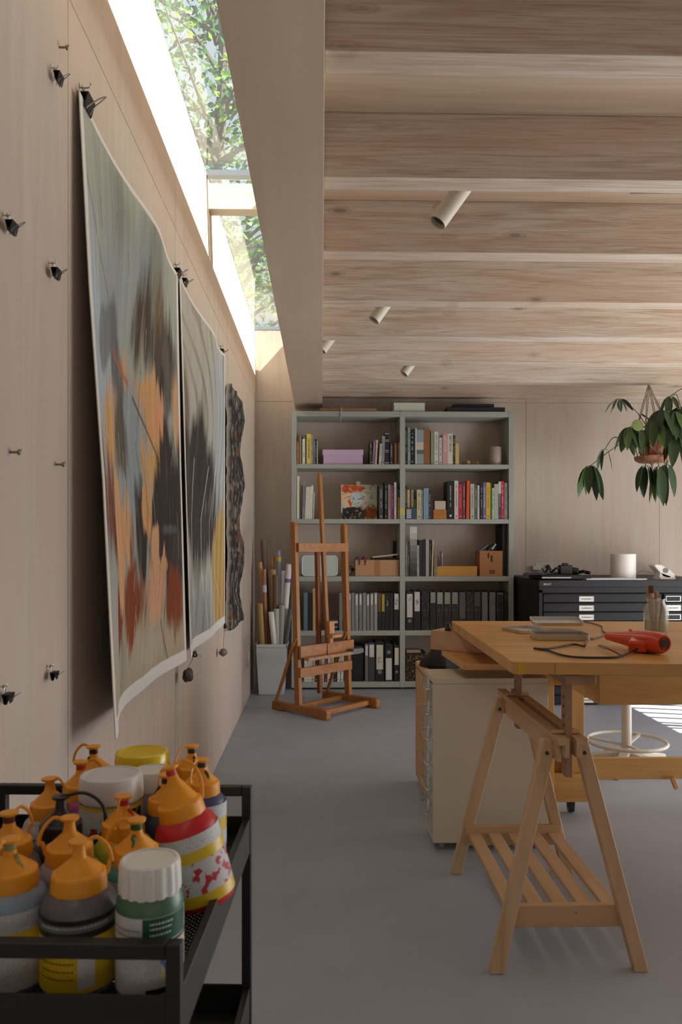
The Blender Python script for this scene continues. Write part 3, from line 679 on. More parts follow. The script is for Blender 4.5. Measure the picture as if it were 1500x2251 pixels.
row(2, 'right', [
 (892, 897, 1187, (110, 108, 106), 'spiral bound grey book'), (897.4, 901, 1189, (66, 64, 66), 'thin charcoal book'), (918, 922, 1199, (190, 190, 186), 'short white book', dict(prev='right of the grey scale card')),
 (922.4, 928.5, 1187, (46, 46, 48), 'first black book', dict(marks=False, short='first black')), (929, 936, 1187, (36, 36, 38), 'second black book', dict(marks=False, short='second black')), (937, 944, 1185, (170, 168, 164), 'silver grey book', dict(marks=False)),
 (945, 949, 1186, (36, 32, 30), 'thin black-brown book'), (949.5, 952.5, 1188, (196, 184, 150), 'thin leaning cream book', dict(lean=2)), (955, 961, 1210, (150, 132, 116), 'short taupe book')])
row(3, 'left', [
 (668, 677, 1303, (96, 118, 128), 'slate blue book', dict(prev='behind the left easel post', marks=False)), (678, 687, 1303, (34, 30, 32), 'wide black book', dict(marks=False)), (688, 694, 1293, (190, 160, 100), 'tall sandy yellow book', dict(marks=False)), (695, 699, 1300, (90, 60, 40), 'brown book')])
xx = 669; its = []
for i, (w, c, n_) in enumerate([(5, Wt, 'white'), (5, (214, 216, 196), 'ivory'), (5, Wt, 'pale white'), (7, (206, 180, 140), 'tan'), (6, (36, 60, 48), 'bottle green'), (6, (214, 170, 186), 'light pink'), (6, (190, 190, 184), 'light grey'), (5, (150, 36, 44), 'dark red'), (6, (216, 210, 190), 'cream'), (6, (196, 184, 150), 'sand'), (6, (40, 44, 42), 'black green'), (6, (220, 216, 206), 'chalk white'), (6, (214, 214, 208), 'off-white')]):
    its.append((xx, xx + w, 1432 + (i*7) % 9, c, 'slim %s book' % n_, dict(lean=(2 if i > 4 else .5), prev='first from the left' if i == 0 else None))); xx += w + (1.3 if i > 4 else .4)
row(4, 'left', its)
# --- containers and loose things on the shelves
def sbox(name, label, cat, x0, x1, y0, y1, r, dep, m, bevel=.003, dy=.02, col2=None):
    b = MB(); b.box(sx(x0), sx(x1), YS + dy, YS + dy + dep, zt[r+1] + .0005 if y1 is None else sz(y1), sz(y0)); return one(name, b, m, label, cat, bevel=bevel)
t = thing('storage_box', 'lilac lidded cardboard box on the top left shelf', 'box', (sx(754), YS + .15, zt[1]))
b = MB(); b.box(sx(711), sx(798), YS + .022, YS + .27, zt[1] + .0005, sz(992)); mk('box_body', b, mat(C(196, 168, 200), .6), t, bevel=.002)
b = MB(); b.box(sx(709.5), sx(799.5), YS + .018, YS + .274, sz(1000), sz(988)); mk('lid', b, mat(C(204, 176, 206), .6), t, bevel=.002)
b = MB(); c = (sx(1094.5), YS + .09, zt[1] + .0005); r_ = 13.5/PXM
b.lathe([(r_*.96, 0), (r_, .004), (r_, .155), (r_*.93, .16), (r_*.9, .157), (r_*.9, .02), (0, .02)], 40, c); one('ceramic_vase', b, mat(C(176, 160, 150), .6), 'plain beige cylinder vase at the right end of the top right shelf', 'vase')
rnd = random.Random(4)
for i, (px, s, cc, l) in enumerate(((1023, .8, (150, 120, 76), 'brown seashell at the left of the little pile on the top right shelf'), (1033, 1.1, (206, 190, 140), 'pale ribbed seashell in the middle of the little shell pile'), (1043, .9, (150, 120, 84), 'speckled seashell right of the pale ribbed shell'), (1053, .8, (196, 170, 130), 'sandy seashell at the right end of the shell pile'))):
    b = MB(); c = Vector((sx(px), YS + .07, zt[1] + .001)); R_ = .021*s
    b.lathe([(R_*.5, 0), (R_, .008*s), (R_*1.05, .016*s), (R_*.8, .028*s), (R_*.45, .036*s), (0, .042*s)], 22, c, wob=lambda q, z: 1 + .13*math.sin(q*7 + z*200))
    one('seashell', b, speck('shell%d' % i, C(*cc), C(70, 50, 34), 90, (.5, .7)), l, 'shell', 'seashells on the top right shelf')
# small canvas
def p4col(S, T):
    n = VN(31); img = np.ones(S.shape + (3,)) * lin((196, 198, 180))
    B = lambda *a, **k: blob(img, S, T, n, *a, fx=6, fy=6, **k)
    img = B(.12, .25, .25, .3, (226, 190, 150), soft=.5, seed=1); img = B(.4, .10, .35, .12, (206, 90, 40), soft=.4, seed=2); img = B(.27, .5, .08, .12, (206, 80, 24), soft=.3, seed=3)
    img = B(.42, .35, .18, .2, (190, 206, 214), soft=.5, seed=4); img = B(.75, .75, .4, .25, (150, 110, 84), soft=.6, seed=5); img = B(.85, .85, .2, .2, (160, 84, 30), soft=.5, seed=6)
    img = B(.3, .85, .35, .2, (44, 36, 40), soft=.3, seed=7); img = B(.6, .9, .14, .2, (70, 58, 50), soft=.5, seed=8); img = B(.8, .25, .25, .25, (190, 204, 186), soft=.6, seed=9)
    r = random.Random(5)
    for q in range(46):
        s0, t0 = r.random(), r.random(); img = line(img, S, T, [(s0, t0), (s0 + r.uniform(-.14, .14), t0 + r.uniform(-.1, .1)), (s0 + r.uniform(-.14, .14), t0 + r.uniform(-.1, .1))], .007, r.choice([(50, 46, 44), (50, 46, 44), (220, 214, 200)]), .7)
    return img
S, T = np.meshgrid(np.linspace(0, 1, 111), np.linspace(0, 1, 101)); img = p4col(S, T)
X0, X1, z0, z1 = sx(751), sx(831), zt[2] + .001, sz(1063.5); Yc = YS + .10
tcan = thing('small_canvas', 'small square abstract canvas leaning on the second left shelf', 'painting', ((X0+X1)/2, Yc, z0))
b = MB(); V = np.stack([X0 + S*(X1-X0), np.full_like(S, Yc) + (1-T)*.02, z1 - T*(z1-z0)], -1).reshape(-1, 3)
b.add([Vector(v) for v in V], [(j*111 + i, (j+1)*111 + i, (j+1)*111 + i + 1, j*111 + i + 1) for j in range(100) for i in range(110)])
o = mk('painted_face', b, vcol('painted_sheet', .6), tcan)
ca = o.data.color_attributes.new('Col', 'FLOAT_COLOR', 'POINT'); ca.data.foreach_set('color', np.concatenate([img, np.ones(S.shape + (1,))], -1).astype(np.float32).ravel())
b = MB(); b.add([(X0, Yc + .001, z0), (X1, Yc + .001, z0), (X1, Yc + .02, z0), (X0, Yc + .02, z0), (X0, Yc + .021, z1), (X1, Yc + .021, z1), (X1, Yc + .04, z1), (X0, Yc + .04, z1)], [(3,2,1,0),(4,5,6,7),(1,2,6,5),(2,3,7,6),(3,0,4,7)])
mk('canvas_back', b, mat(C(206, 196, 176), .8), tcan)
b = MB(); b.box(sx(785), sx(794), Yc + .045, Yc + .065, z0, sz(1055.5)); one('wood_offcut', b, mat(C(206, 190, 168), .7), 'pale wooden block sticking up behind the small canvas', 'block')
# striped booklet box, card file, pens
t = thing('flash_card_box', 'small navy box with white striped spine on the second right shelf', 'box', (sx(905), YS + .03, zt[2]))
b = MB(); b.box(sx(893), sx(917), YS + .004, YS + .045, zt[2] + .0005, sz(1117)); mk('box_body', b, mat(C(58, 72, 96), .6), t, bevel=.002)
b = MB()
for i in range(5): b.box(sx(894.5), sx(904.5), YS + .0034, YS + .006, sz(1122.5 + i*4.1), sz(1120 + i*4.1))
mk('stripes', b, mat(C(206, 206, 206), .6), t)
t = thing('card_file', 'small wooden card file holding cards on the second right shelf', 'box', (sx(968), YS + .05, zt[2]))
b = MB(); xa, xb = sx(953.5), sx(982.5); za, zb_ = zt[2] + .0005, sz(1120.5)
b.box(xa, xb, YS + .006, YS + .012, za, zb_); b.box(xa, xb, YS + .10, YS + .106, za, zb_); b.box(xa, xa + .006, YS + .012, YS + .10, za, zb_); b.box(xb - .006, xb, YS + .012, YS + .10, za, zb_); b.box(xa, xb, YS + .012, YS + .10, za, za + .004)
mk('tray', b, wood('honey_box', C(190, 130, 70), C(170, 110, 55), 'X'), t)
b = MB()
for i in range(9): b.box(sx(957) + (i % 3)*.002, sx(981) - (i % 4)*.003, YS + .018 + i*.009, YS + .0195 + i*.009, za + .004, sz(1101) - (i*7 % 4)*.003)
mk('cards', b, mat(C(196, 184, 160), .8), t)
t = thing('tin_tray', 'white enamel tray with rounded corners standing behind the easel', 'tray', (sx(703), YS + .06, zt[3]))
def rrect(x0, x1, z0, z1, r, y, n=6):
    o = []
    for (cx, cz, a0) in ((x1-r, z1-r, 0), (x0+r, z1-r, 90), (x0+r, z0+r, 180), (x1-r, z0+r, 270)):
        for i in range(n+1): a = R(a0 + 90*i/n); o.append(Vector((cx + r*math.cos(a), y, cz + r*math.sin(a))))
    return o
b = MB(); o1 = rrect(sx(664.5), sx(742), zt[3] + .0055, sz(1222), .03, YS + .03)
b.prism(o1, (0, .012, 0)); mk('tray_floor', b, mat(C(190, 202, 196), .35), t)
b = MB(); b.tube(o1, .004, 8, closed=True); mk('rolled_rim', b, mat(C(226, 230, 222), .35), t)
M_card = mat(C(178, 136, 98), .8)
def carton(label, x0, x1, y0, r, col, dep=.24, tape=None, dy=.03):
    t = thing('cardboard_box', label, 'box', (sx((x0+x1)/2), YS + dy + dep/2, zt[r+1])); a, c = sx(x0), sx(x1); z0, z1 = zt[r+1] + .0005, sz(y0); y_ = YS + dy
    b = MB(); b.box(a, c, y_, y_ + .005, z0, z1); b.box(a, c, y_ + dep - .005, y_ + dep, z0, z1); b.box(a, a + .005, y_ + .005, y_ + dep - .005, z0, z1); b.box(c - .005, c, y_ + .005, y_ + dep - .005, z0, z1); b.box(a + .005, c - .005, y_ + .005, y_ + dep - .005, z0, z0 + .005)
    mk('box_walls', b, mat(C(*col), .8), t)
    if tape:
        b = MB(); b.box(sx(tape[0]), sx(tape[1]), y_ - .0006, y_, z0, z1); mk('tape', b, mat(C(170, 118, 72), .4), t)
    return t
t = carton('open cardboard box with ribbons over its edge on the third left shelf', 782, 878, 1231, 2, (186, 144, 106), tape=(824, 837))
for (px, c, l) in ((790, (112, 66, 110), 'purple ribbon hanging over the open cardboard box'), (803, (150, 70, 60), 'red ribbon hanging over the open cardboard box')):
    b = MB(); x = sx(px); z = sz(1231); y_ = YS + .03
    b.tube(cr([(x - .03, y_ + .08, z + .004), (x - .01, y_ + .03, z + .022), (x, y_ - .004, z + .012), (x + .005, y_ - .006, z - .03), (x, y_ - .006, z - .045)], 5), .006, 8, flat=.4); b.tube(cr([(x + .01, y_ + .05, z + .006), (x + .025, y_ + .02, z + .026), (x + .012, y_ - .004, z + .008), (x + .012, y_ - .006, z - .02)], 5), .005, 8, flat=.4)
    one('ribbon', b, mat(C(*c), .5), l, 'ribbon')
b = MB(); b.ob((sx(848), YS + .12, sz(1222)), (.11, 0, .012), (0, .08, 0), (0, 0, .006)); one('notebook', b, [mat(C(190, 176, 160), .7)], 'pale notebook lying on top of the open cardboard box', 'notebook', bevel=.001)
b = MB(); b.box(sx(818), sx(876), YS + .05, YS + .22, sz(1231) - .004, sz(1227)); one('black_folder', b, mat(C(26, 22, 24), .6), 'black folder lying under the pale notebook in the cardboard box', 'folder')
b = MB(); b.box(sx(871), sx(878.5), YS + .29, YS + .31, zt[3] + .001, sz(1189)); one('photo_frame', b, mat(C(50, 28, 22), .5), 'dark brown frame behind the right end of the open cardboard box', 'frame')
t = thing('cable_bundle', 'bundle of white and black cables beside the open cardboard box', 'cable', (sx(768), YS + .1, zt[3]))
b = MB(); c = Vector((sx(768), YS + .12, zt[3] + .056)); rnd = random.Random(2)
b.tube(cr([c + Vector((.045*math.cos(a), .03*math.sin(a), .035*math.sin(a*1.0 + .6) + rnd.uniform(-.006, .006))) for a in [i*.7 for i in range(24)]], 4), .005, 6); mk('white_cable', b, mat(C(186, 182, 176), .5), t)
b = MB(); b.tube(cr([c + Vector((-.045, -.05, 0)), c + Vector((-.01, -.055, .02)), c + Vector((.02, -.05, .03)), c + Vector((.035, -.05, -.01)), c + Vector((.0, -.05, -.045)), c + Vector((-.04, -.05, -.046))], 5), .003, 6); b.lathe([(0, -.01), (.016, -.01), (.018, 0), (.012, .012), (0, .014)], 16, c + Vector((.032, -.04, 0)), Matrix.Rotation(R(90), 3, 'X')); mk('black_cable', b, mat(C(24, 22, 22), .5), t)
# third right shelf
t = thing('grey_scale_card', 'tall card with grey steps from white to black among the books', 'card', (sx(909), YS, zt[3]))
for i, g in enumerate((206, 188, 150, 128, 110, 92, 74, 58)):
    b = MB(); hh = (1267 - 1158)/8; b.box(sx(901.8), sx(917.3), YS + .006, YS + .009, sz(1158 + hh*(i+1)), sz(1158 + hh*i)); mk('grey_step', b, mat(C(g, g, int(g*.97)), .6), t)
carton('low mustard cardboard box on the third right shelf', 962, 1051, 1245, 2, (206, 156, 78))
t = thing('pencil_cup', 'glass cup of red and blue pens in the mustard box', 'cup', (sx(973), YS + .07, zt[3] + .03))
b = MB(); c = Vector((sx(973), YS + .07, zt[3] + .006)); b.lathe([(.03, 0), (.036, .09), (.034, .09), (.028, .004), (0, .004)], 24, c); mk('cup', b, mat(C(120, 118, 112), .3), t)
for i, (dx, cc, hh) in enumerate(((-.022, (30, 44, 36), .17), (-.012, (190, 26, 30), .15), (-.004, (40, 34, 40), .21), (.006, (60, 80, 140), .16), (.012, (220, 216, 206), .19), (.020, (150, 30, 34), .18), (-.018, (196, 24, 24), .13))):
    b = MB(); b.tube([c + Vector((dx*.4, 0, .01)), c + Vector((dx*1.3, -.005 + .004*i, hh))], .004, 7); mk('pen', b, mat(C(*cc), .4), t)
t = carton('taller cardboard box with a taped lid on the third right shelf', 1057, 1107, 1211, 2, (184, 130, 84), dep=.2)
b = MB(); y_ = YS + .0294
b.box(sx(1074), sx(1077.5), y_, YS + .03, sz(1227), sz(1216)); b.box(sx(1081), sx(1085), y_, YS + .03, sz(1236), sz(1221)); mk('print', b, mat(C(60, 40, 28), .7), t)
b = MB(); b.box(sx(1078), sx(1090), y_, YS + .03, sz(1262), sz(1253)); mk('hand_slot', b, mat(C(120, 78, 46), .7), t)
b = MB(); b.ob((sx(1065), YS + .10, sz(1206)), (.045, 0, .03), (0, .05, 0), (-.003, 0, .004)); one('grey_folder', b, mat(C(116, 116, 128), .6), 'grey folder leaning out of the taped cardboard box', 'folder')
t = thing('camera_strap', 'black strap and white roll lying on the taped cardboard box', 'strap', (sx(1090), YS + .12, sz(1211)))
b = MB(); x, z = sx(1086), sz(1209)
b.tube(cr([(x - .04, YS + .10, z), (x - .02, YS + .08, z + .03), (x + .02, YS + .09, z + .045), (x + .045, YS + .1, z + .03), (x + .05, YS + .1, z + .005), (x + .02, YS + .1, z)], 5), .009, 8, flat=.6); mk('strap', b, mat(C(28, 24, 24), .6), t)
b = MB(); b.tube([(x - .005, YS + .06, z + .005), (x + .035, YS + .08, z + .05)], .008, 10); mk('white_roll', b, mat(C(200, 196, 190), .5), t)
for (a, c_, yt, cc, l) in ((1107.6, 1112.5, 1153, (24, 20, 22), 'tall black portfolio left of another at the right end of the third shelf'), (1113, 1118.4, 1152, (36, 36, 38), 'tall charcoal portfolio at the very right end of the third shelf')):
    b = MB(); b.box(sx(a), sx(c_), YS + .04, YS + .31, zt[3] + .001, sz(yt)); one('portfolio', b, mat(C(*cc), .6), l, 'portfolio', bevel=.001)
# binders
def binder(x0, x1, yt, r, side, desc, lab=None, labf=(.3, .96), ring=None, marks=None, body=(30, 29, 31), foil=False, short=None, prev=None, dep=.24, dy=.014):
    z0 = zt[r+1] + .0006; a, c_ = sx(x0), sx(x1); z1 = sz(yt); h = z1 - z0; w = c_ - a; cx = (a + c_)/2
    t = thing('binder', '%s, %s %s shelf, %s' % (desc, SN[r], side, prev), 'binder', (cx, YS + dep/2, z0), 'binders in the bookcase')
    m = speck('foil_black', C(34, 32, 34), C(90, 88, 88), 55, (.5, .72), .3, .6) if foil == 1 else speck('foil_grey', C(108, 108, 112), C(150, 150, 152), 50, (.4, .7), .35) if foil == 2 else mat(C(*body), .5)
    b = MB(); e = .0025; y0 = YS + dy; b.box(a, a + e, y0 + .003, y0 + dep, z0, z1); b.box(c_ - e, c_, y0 + .003, y0 + dep, z0, z1); b.box(a, c_, y0, y0 + .003, z0, z1); mk('cover', b, m, t, bevel=.001)
    b = MB(); b.box(a + .006, c_ - .006, y0 + .006, y0 + dep - .02, z0 + .008, z1 - .012); mk('paper', b, mat(C(214, 210, 200), .8), t)
    if lab:
        b = MB(); b.box(a + w*.12, c_ - w*.12, y0 - .001, y0, z0 + h*labf[0], z0 + h*labf[1]); mk('spine_label', b, mat(C(*lab), .6), t)
    if marks:
        txt, mc, fr = marks; b = MB()
        if txt: b.text(txt, min(w*.62, .03), Matrix.Translation((cx, y0 - .0016, z0 + h*fr)) @ TXM)
        else:
            rn = random.Random(int(x0))
            pts = [(cx + rn.uniform(-.3, .3)*w, y0 - .0018, z0 + h*(fr + .012*(6 - i) + rn.uniform(-.01, .01))) for i in range(13)]; b.tube(cr(pts, 3), .0012, 5)
        mk('handwriting', b, mat(C(*mc), .6), t)
    if ring:
        b = MB(); b.lathe([(w*.17, 0), (w*.25, 0), (w*.25, .0015), (w*.17, .0015)], 20, (cx, y0, z0 + h*ring), Matrix.Rotation(R(90), 3, 'X')); mk('finger_ring', b, mat(C(160, 160, 158), .3, .8), t)
        b = MB(); b.lathe([(0, 0), (w*.17, 0), (w*.17, .0008), (0, .0008)], 16, (cx, y0, z0 + h*ring), Matrix.Rotation(R(90), 3, 'X')); mk('finger_hole', b, mat(C(8, 8, 8), .9), t)
    return t
WL = (206, 206, 200)
bl = [(893.5, 909.5, 1300, 'black binder with full white label and red scribble', dict(lab=WL, labf=(.33, .93), ring=.24, marks=('', (196, 60, 90), .80)), 'red scribbled one'),
 (910.5, 925.5, 1299, 'black binder with handwritten white label', dict(lab=(214, 206, 206), labf=(.48, .97), marks=('', (50, 46, 50), .72)), 'handwritten one'),
 (927.5, 944.5, 1299, 'crinkled black foil binder without label', dict(foil=1), 'first foil one'),
 (946, 959.5, 1300, 'narrow black binder with short grey label', dict(lab=(150, 156, 150), labf=(.70, .97)), 'narrow one'),
 (960.5, 976, 1301, 'foil binder with pale mint label', dict(foil=1, lab=(160, 168, 160), labf=(.68, .98)), 'mint labelled one'),
 (977, 992.5, 1301, 'foil binder with pale olive label', dict(foil=1, lab=(158, 162, 150), labf=(.68, .98)), 'olive labelled one'),
 (993.5, 1009, 1301, 'foil binder with dull green label', dict(foil=1, lab=(150, 158, 148), labf=(.68, .98)), 'green labelled one'),
 (1010, 1025.5, 1301, 'crinkled grey and black foil binder', dict(foil=1, lab=(110, 108, 108), labf=(.3, .98)), 'grey foil one'),
 (1026.5, 1042, 1301, 'crinkled glossy black foil binder', dict(foil=1), 'glossy foil one'), (1043, 1058, 1301, 'foil binder with dark grey label', dict(foil=1, lab=(96, 98, 96), labf=(.62, .98)), 'dark labelled one'),
 (1059.5, 1074.5, 1301, 'foil binder with long silver spine', dict(foil=1, lab=(140, 138, 142), labf=(.1, .98)), 'silver one'),
 (1076, 1091.5, 1301, 'foil binder with silver spine and blue mark', dict(foil=1, lab=(140, 138, 144), labf=(.1, .98), marks=('', (80, 110, 160), .72)), 'blue marked one'),
 (1093, 1108.5, 1302, 'dark foil binder with grey top strip', dict(foil=1, lab=(120, 120, 120), labf=(.93, .98)), 'grey topped one'), (1109.5, 1117, 1302, 'slim black binder with two small dots', dict(lab=(60, 60, 60), labf=(.8, .95)), '')]
pv = 'first from the left'
for x0, x1, yt, d, k, s in bl: binder(x0, x1, yt, 3, 'right', d, prev=pv, **k); pv = 'right of the ' + s
pv = 'right of the last grey folder'
for x0, x1, d, k, s in ((831, 838.6, 'slim black binder with brown label', dict(lab=(120, 84, 56), labf=(.5, .98)), 'brown labelled one'), (839.2, 847, 'slim black binder with yellow label', dict(lab=(176, 162, 60), labf=(.5, .96)), 'yellow labelled one'),
 (847.6, 856.6, 'slim black binder with white lettering', dict(marks=('', (214, 212, 206), .72)), 'lettered one'), (857.2, 865, 'slim black binder with one white dot', dict(lab=None), 'dotted one'), (866.5, 878.6, 'black binder with wide white label', dict(lab=WL, labf=(.55, .97), marks=('', (50, 50, 50), .75)), '')):
    binder(x0, x1, 1303, 3, 'left', d, prev=pv, **k); pv = 'right of the ' + s
pv = 'right of the black case'
for x0, x1, yt, d, k, s in ((803, 810, 1415, 'thin grey binder with white label', dict(body=(110, 110, 112), lab=WL, labf=(.68, .95)), 'thin grey one'), (811, 824.5, 1413, 'charcoal binder with white top label', dict(body=(66, 64, 68), lab=WL, labf=(.63, .95)), 'charcoal one'),
 (826, 845, 1411, 'wide black binder with spotted print label', dict(lab=(206, 200, 180), labf=(.30, .92), ring=.24, marks=('', (30, 28, 28), .55)), 'spotted one'), (847, 864, 1416, 'black binder with ring above low label', dict(lab=WL, labf=(.04, .62), ring=.78), 'low labelled one'), (867, 879, 1418, 'black binder with narrow cream label', dict(lab=(206, 204, 180), labf=(.45, .92), ring=.26), '')):
    binder(x0, x1, yt, 4, 'left', d, prev=pv, **k); pv = 'right of the ' + s
# grey translucent folders
tabs = [(746, 0), (754.5, 1), (765, 1), (773, 0), (781, 2), (789.5, 2), (798, 0), (806, 2), (814.5, 2), (823, 2)]
nm = ['first', 'second', 'third', 'fourth', 'fifth', 'sixth', 'seventh', 'eighth', 'ninth', 'tenth']
for i, (px, tb) in enumerate(tabs):
    t = thing('document_folder', '%s from the left of the grey plastic folders, fourth left shelf' % nm[i], 'folder', (sx(px + 3.5), YS + .13, zt[4]), 'grey plastic folders')
    z0, z1 = zt[4] + .0006, sz(1303 + (i*5) % 3); a, c_ = sx(px), sx(px + 7.2); g = 128 + (i*13) % 30
    b = MB(); b.box(a, a + .0015, YS + .014, YS + .24, z0, z1); b.box(c_ - .0015, c_, YS + .014, YS + .24, z0, z1); b.box(a, c_, YS + .012, YS + .014, z0, z1); b.tube([(a + .005, YS + .011, z0), (a + .005, YS + .011, z1)], .0018, 6); mk('cover', b, mat(C(g, g, g - 2), .35), t)
    b = MB(); b.box(a + .003, c_ - .003, YS + .02, YS + .22, z0 + .004, z1 - .006); mk('paper', b, mat(C(190, 184, 178), .8), t)
    if tb:
        b = MB(); b.box(a + .004, c_ - .006, YS + .0096, YS + .0108, z1 - (.10 if tb == 2 else .06), z1 - .012); mk('paper_tab', b, mat(C(214, 212, 204), .6), t)
t = thing('index_box', 'small navy and white box behind the easel on the fourth left shelf', 'box', (sx(735), YS + .08, zt[4]))
b = MB(); b.box(sx(727.5), sx(742.5), YS + .014, YS + .15, zt[4] + .0006, sz(1366)); mk('box_body', b, mat(C(36, 38, 66), .5), t)
b = MB(); b.box(sx(727), sx(743), YS + .012, YS + .152, sz(1370), sz(1366) + .001); b.box(sx(728), sx(742), YS + .0125, YS + .014, sz(1379), sz(1377.6)); mk('white_edge', b, mat(C(206, 206, 206), .5), t)
# bottom shelves
b = MB(); o1 = rrect(sx(767.5), sx(801), zt[5] + .001, sz(1420), .035, YS + .03); b.prism(o1, (0, .24, 0)); one('black_case', b, mat(C(24, 23, 27), .6), 'black soft case with rounded top on the bottom left shelf', 'case', bevel=.006)
b = MB(); b.box(sx(893), sx(940), YS + .03, YS + .28, zt[5] + .001, sz(1437)); one('patterned_box', b, speck('dark_gold_print', C(34, 30, 26), C(150, 120, 60), 85, (.56, .62)), 'dark box printed with gold flecks on the bottom right shelf', 'box', bevel=.004)
b = MB(); b.box(sx(896), sx(927), YS + .05, YS + .2, sz(1437) + .0005, sz(1431)); one('notepad', b, mat(C(176, 150, 128), .7), 'brown notepad lying on the gold flecked box', 'notepad', bevel=.001)
b = MB(); b.box(sx(879.6), sx(891), YS - .0012, YS - .0002, sz(1131), sz(1117.5)); one('sticky_note', b, mat(C(196, 192, 96), .7), 'yellow sticky note on the middle upright of the bookcase', 'note')
# on top
z = sz(904) + .0008
t = thing('wooden_board', 'thin brown wooden board with a white strap lying on the bookcase', 'board', (sx(766), YS + .1, z))
b = MB(); b.ob((sx(766), YS + .08, z + .0135), (.245, 0, .0), (0, .07, 0), (0, 0, .012)); mk('board', b, wood('tan_board', C(168, 124, 84), C(140, 98, 62), 'X'), t, bevel=.004)
b = MB(); x = sx(751); b.tube(cr([(x, YS + .05, z + .027), (x, YS - .002, z + .026), (x - .004, YS - .006, z - .03), (x - .008, YS - .006, z - .10)], 5), .005, 8, flat=.35); mk('strap', b, mat(C(214, 208, 196), .6), t)
t = thing('white_box', 'flat pale green-white box lying on the middle of the bookcase', 'box', (sx(901), YS + .1, z)); b = MB(); b.box(sx(867), sx(935), YS + .02, YS + .22, z, sz(885)); mk('box_body', b, mat(C(198, 202, 186), .6), t, bevel=.002)
b = MB(); b.box(sx(866.6), sx(935.4), YS + .018, YS + .222, sz(889), sz(884.5)); mk('lid', b, mat(C(202, 206, 190), .6), t)
b = MB(); b.box(sx(984), sx(1112), YS + .02, YS + .3, z, sz(893.5)); one('black_portfolio', b, mat(C(32, 26, 28), .7), 'wide black portfolio lying on the bookcase, the lower of two', 'portfolio', bevel=.002)
b = MB(); b.box(sx(1000), sx(1089), YS + .04, YS + .28, sz(893.5) + .0006, sz(885)); one('black_portfolio', b, mat(C(28, 22, 24), .7), 'smaller black portfolio lying on top of the wide one', 'portfolio', bevel=.002)
# ------------------------------------------------------------------ easel
M_easel = wood('oiled_beech_easel', C(172, 114, 52), C(142, 86, 36), 'Z', 1.5, .42, 10, (.3, .7), spec=.5)
M_easelh = wood('oiled_beech_easel_flat', C(176, 118, 56), C(144, 88, 38), 'X', 1.5, .42, 10, (.3, .7), spec=.5)
A0 = Vector((-.36, 5.87, 0)); U = Vector((.703, .711, 0)); Vv = Vector((.711, -.703, 0)); Zv = Vector((0, 0, 1)); EW = .54
def E(u, v, z): return A0 + U*u + Vv*v + Zv*z
ez = thing('easel', 'brown wooden studio easel in front of the bookcase', 'easel', E(EW/2, .28, 0))
for u in (0, EW):
    b = MB(); w = .0225
    prof = [(0, 0), (.0, .055), (.012, .066), (.36, .066), (.50, .074), (.565, .074), (.58, .06), (.58, .012), (.57, 0), (.48, .0), (.44, .014), (.13, .014), (.09, 0)]
    b.prism([E(u - w, v, z + .001) for v, z in prof], U*2*w); mk('foot', b, M_easelh, ez, bevel=.004)
ln = lambda z: -.05*(z - .06)/1.35
for u in (.0, EW):
    b = MB(); w = .018; hv = .024
    for z0, z1 in ((.066, 1.38),): b.ob(E(u, .27 + (ln(z0) + ln(z1))/2, (z0+z1)/2), U*w, -Vv*hv, Vector((0, 0, (z1-z0)/2)) + Vv*((ln(z1)-ln(z0))/2))
    top = 1.38; n = 8
    arc = [E(u - w, .27 + ln(top) + hv*math.cos(math.pi*i/n), top + .03*math.sin(math.pi*i/n)) for i in range(n+1)]
    b.prism(arc, U*2*w); mk('post', b, M_easel, ez, bevel=.003)
def hb(name, u0, u1, v, z, h, d, m=M_easelh, par=ez, bev=.002): 
    b = MB(); b.bar(E(u0, v, z), E(u1, v, z), d, h); return mk(name, b, m, par, bevel=bev)
hb('crossbar', -.0, EW, .262, 1.22, .066, .022); hb('crossbar', -.018, EW + .018, .302, .455, .09, .022); hb('crossbar', -.018, EW, .30, .305, .07, .022)
hb('base_rail', .0225, EW - .0225, .22, .04, .035, .03); hb('base_rail', .0225, EW - .0225, .50, .04, .035, .03)
b = MB(); b.bar(E(EW/2, .311, .40), E(EW/2, .220, 1.775), .032, .026, up=Vv); b.bar(E(EW/2, .2205, 1.77), E(EW/2, .2195, 1.79), .024, .02, up=Vv); mk('mast', b, M_easel, ez, bevel=.003)
b = MB(); b.bar(E(EW/2 - .04, .262, .12), E(EW/2 - .04, .232, 1.20), .03, .03, up=Vv); mk('mast_guide', b, wood('dark_beech', C(140, 76, 34), C(110, 56, 24), 'Z', 1.5, .45), ez, bevel=.002)
hb('paint_ledge', .0, .575, .355, .408, .022, .045, speck('paint_spattered_beech', C(196, 132, 74), C(120, 134, 136), 22, (.52, .56)))
b = MB(); b.bar(E(.48, .355, .418), E(.60, .355, .418), .046, .034); mk('ledge_end', b, speck('paint_grey_end', C(100, 112, 114), C(150, 140, 90), 40), ez, bevel=.002)
b = MB(); b.ob(E(EW/2, .335, .62), U*.028, -Vv*.018, Zv*.045); b.ob(E(EW/2 + .02, .36, .555), U*.055, -Vv*.03, Zv*.012); b.ob(E(EW/2, .335, .53), U*.018, -Vv*.014, Zv*.03); mk('canvas_clamp', b, wood('light_beech', C(206, 150, 96), C(184, 124, 72), 'Z', 2), ez, bevel=.004)
for u in (.0, EW):
    b = MB(); b.bar(E(u - .03 if u == 0 else u - .03, .27, .56), E(u - .03 if u == 0 else u - .02, .05, .05), .018, .022, up=Vv); mk('rear_strut', b, M_easel, ez, bevel=.002)
b = MB()
for u in (-.0232, EW - .0232):
    for v in (.09, .5): b.lathe([(0, 0), (.007, 0), (.007, .003), (0, .003)], 10, E(u, v, .04), Matrix(((-U.x, 0, 0), (-U.y, 0, 0), (0, 0, 1))) if False else Vector((-1, 0, 0)).to_track_quat('Z', 'Y').to_matrix())
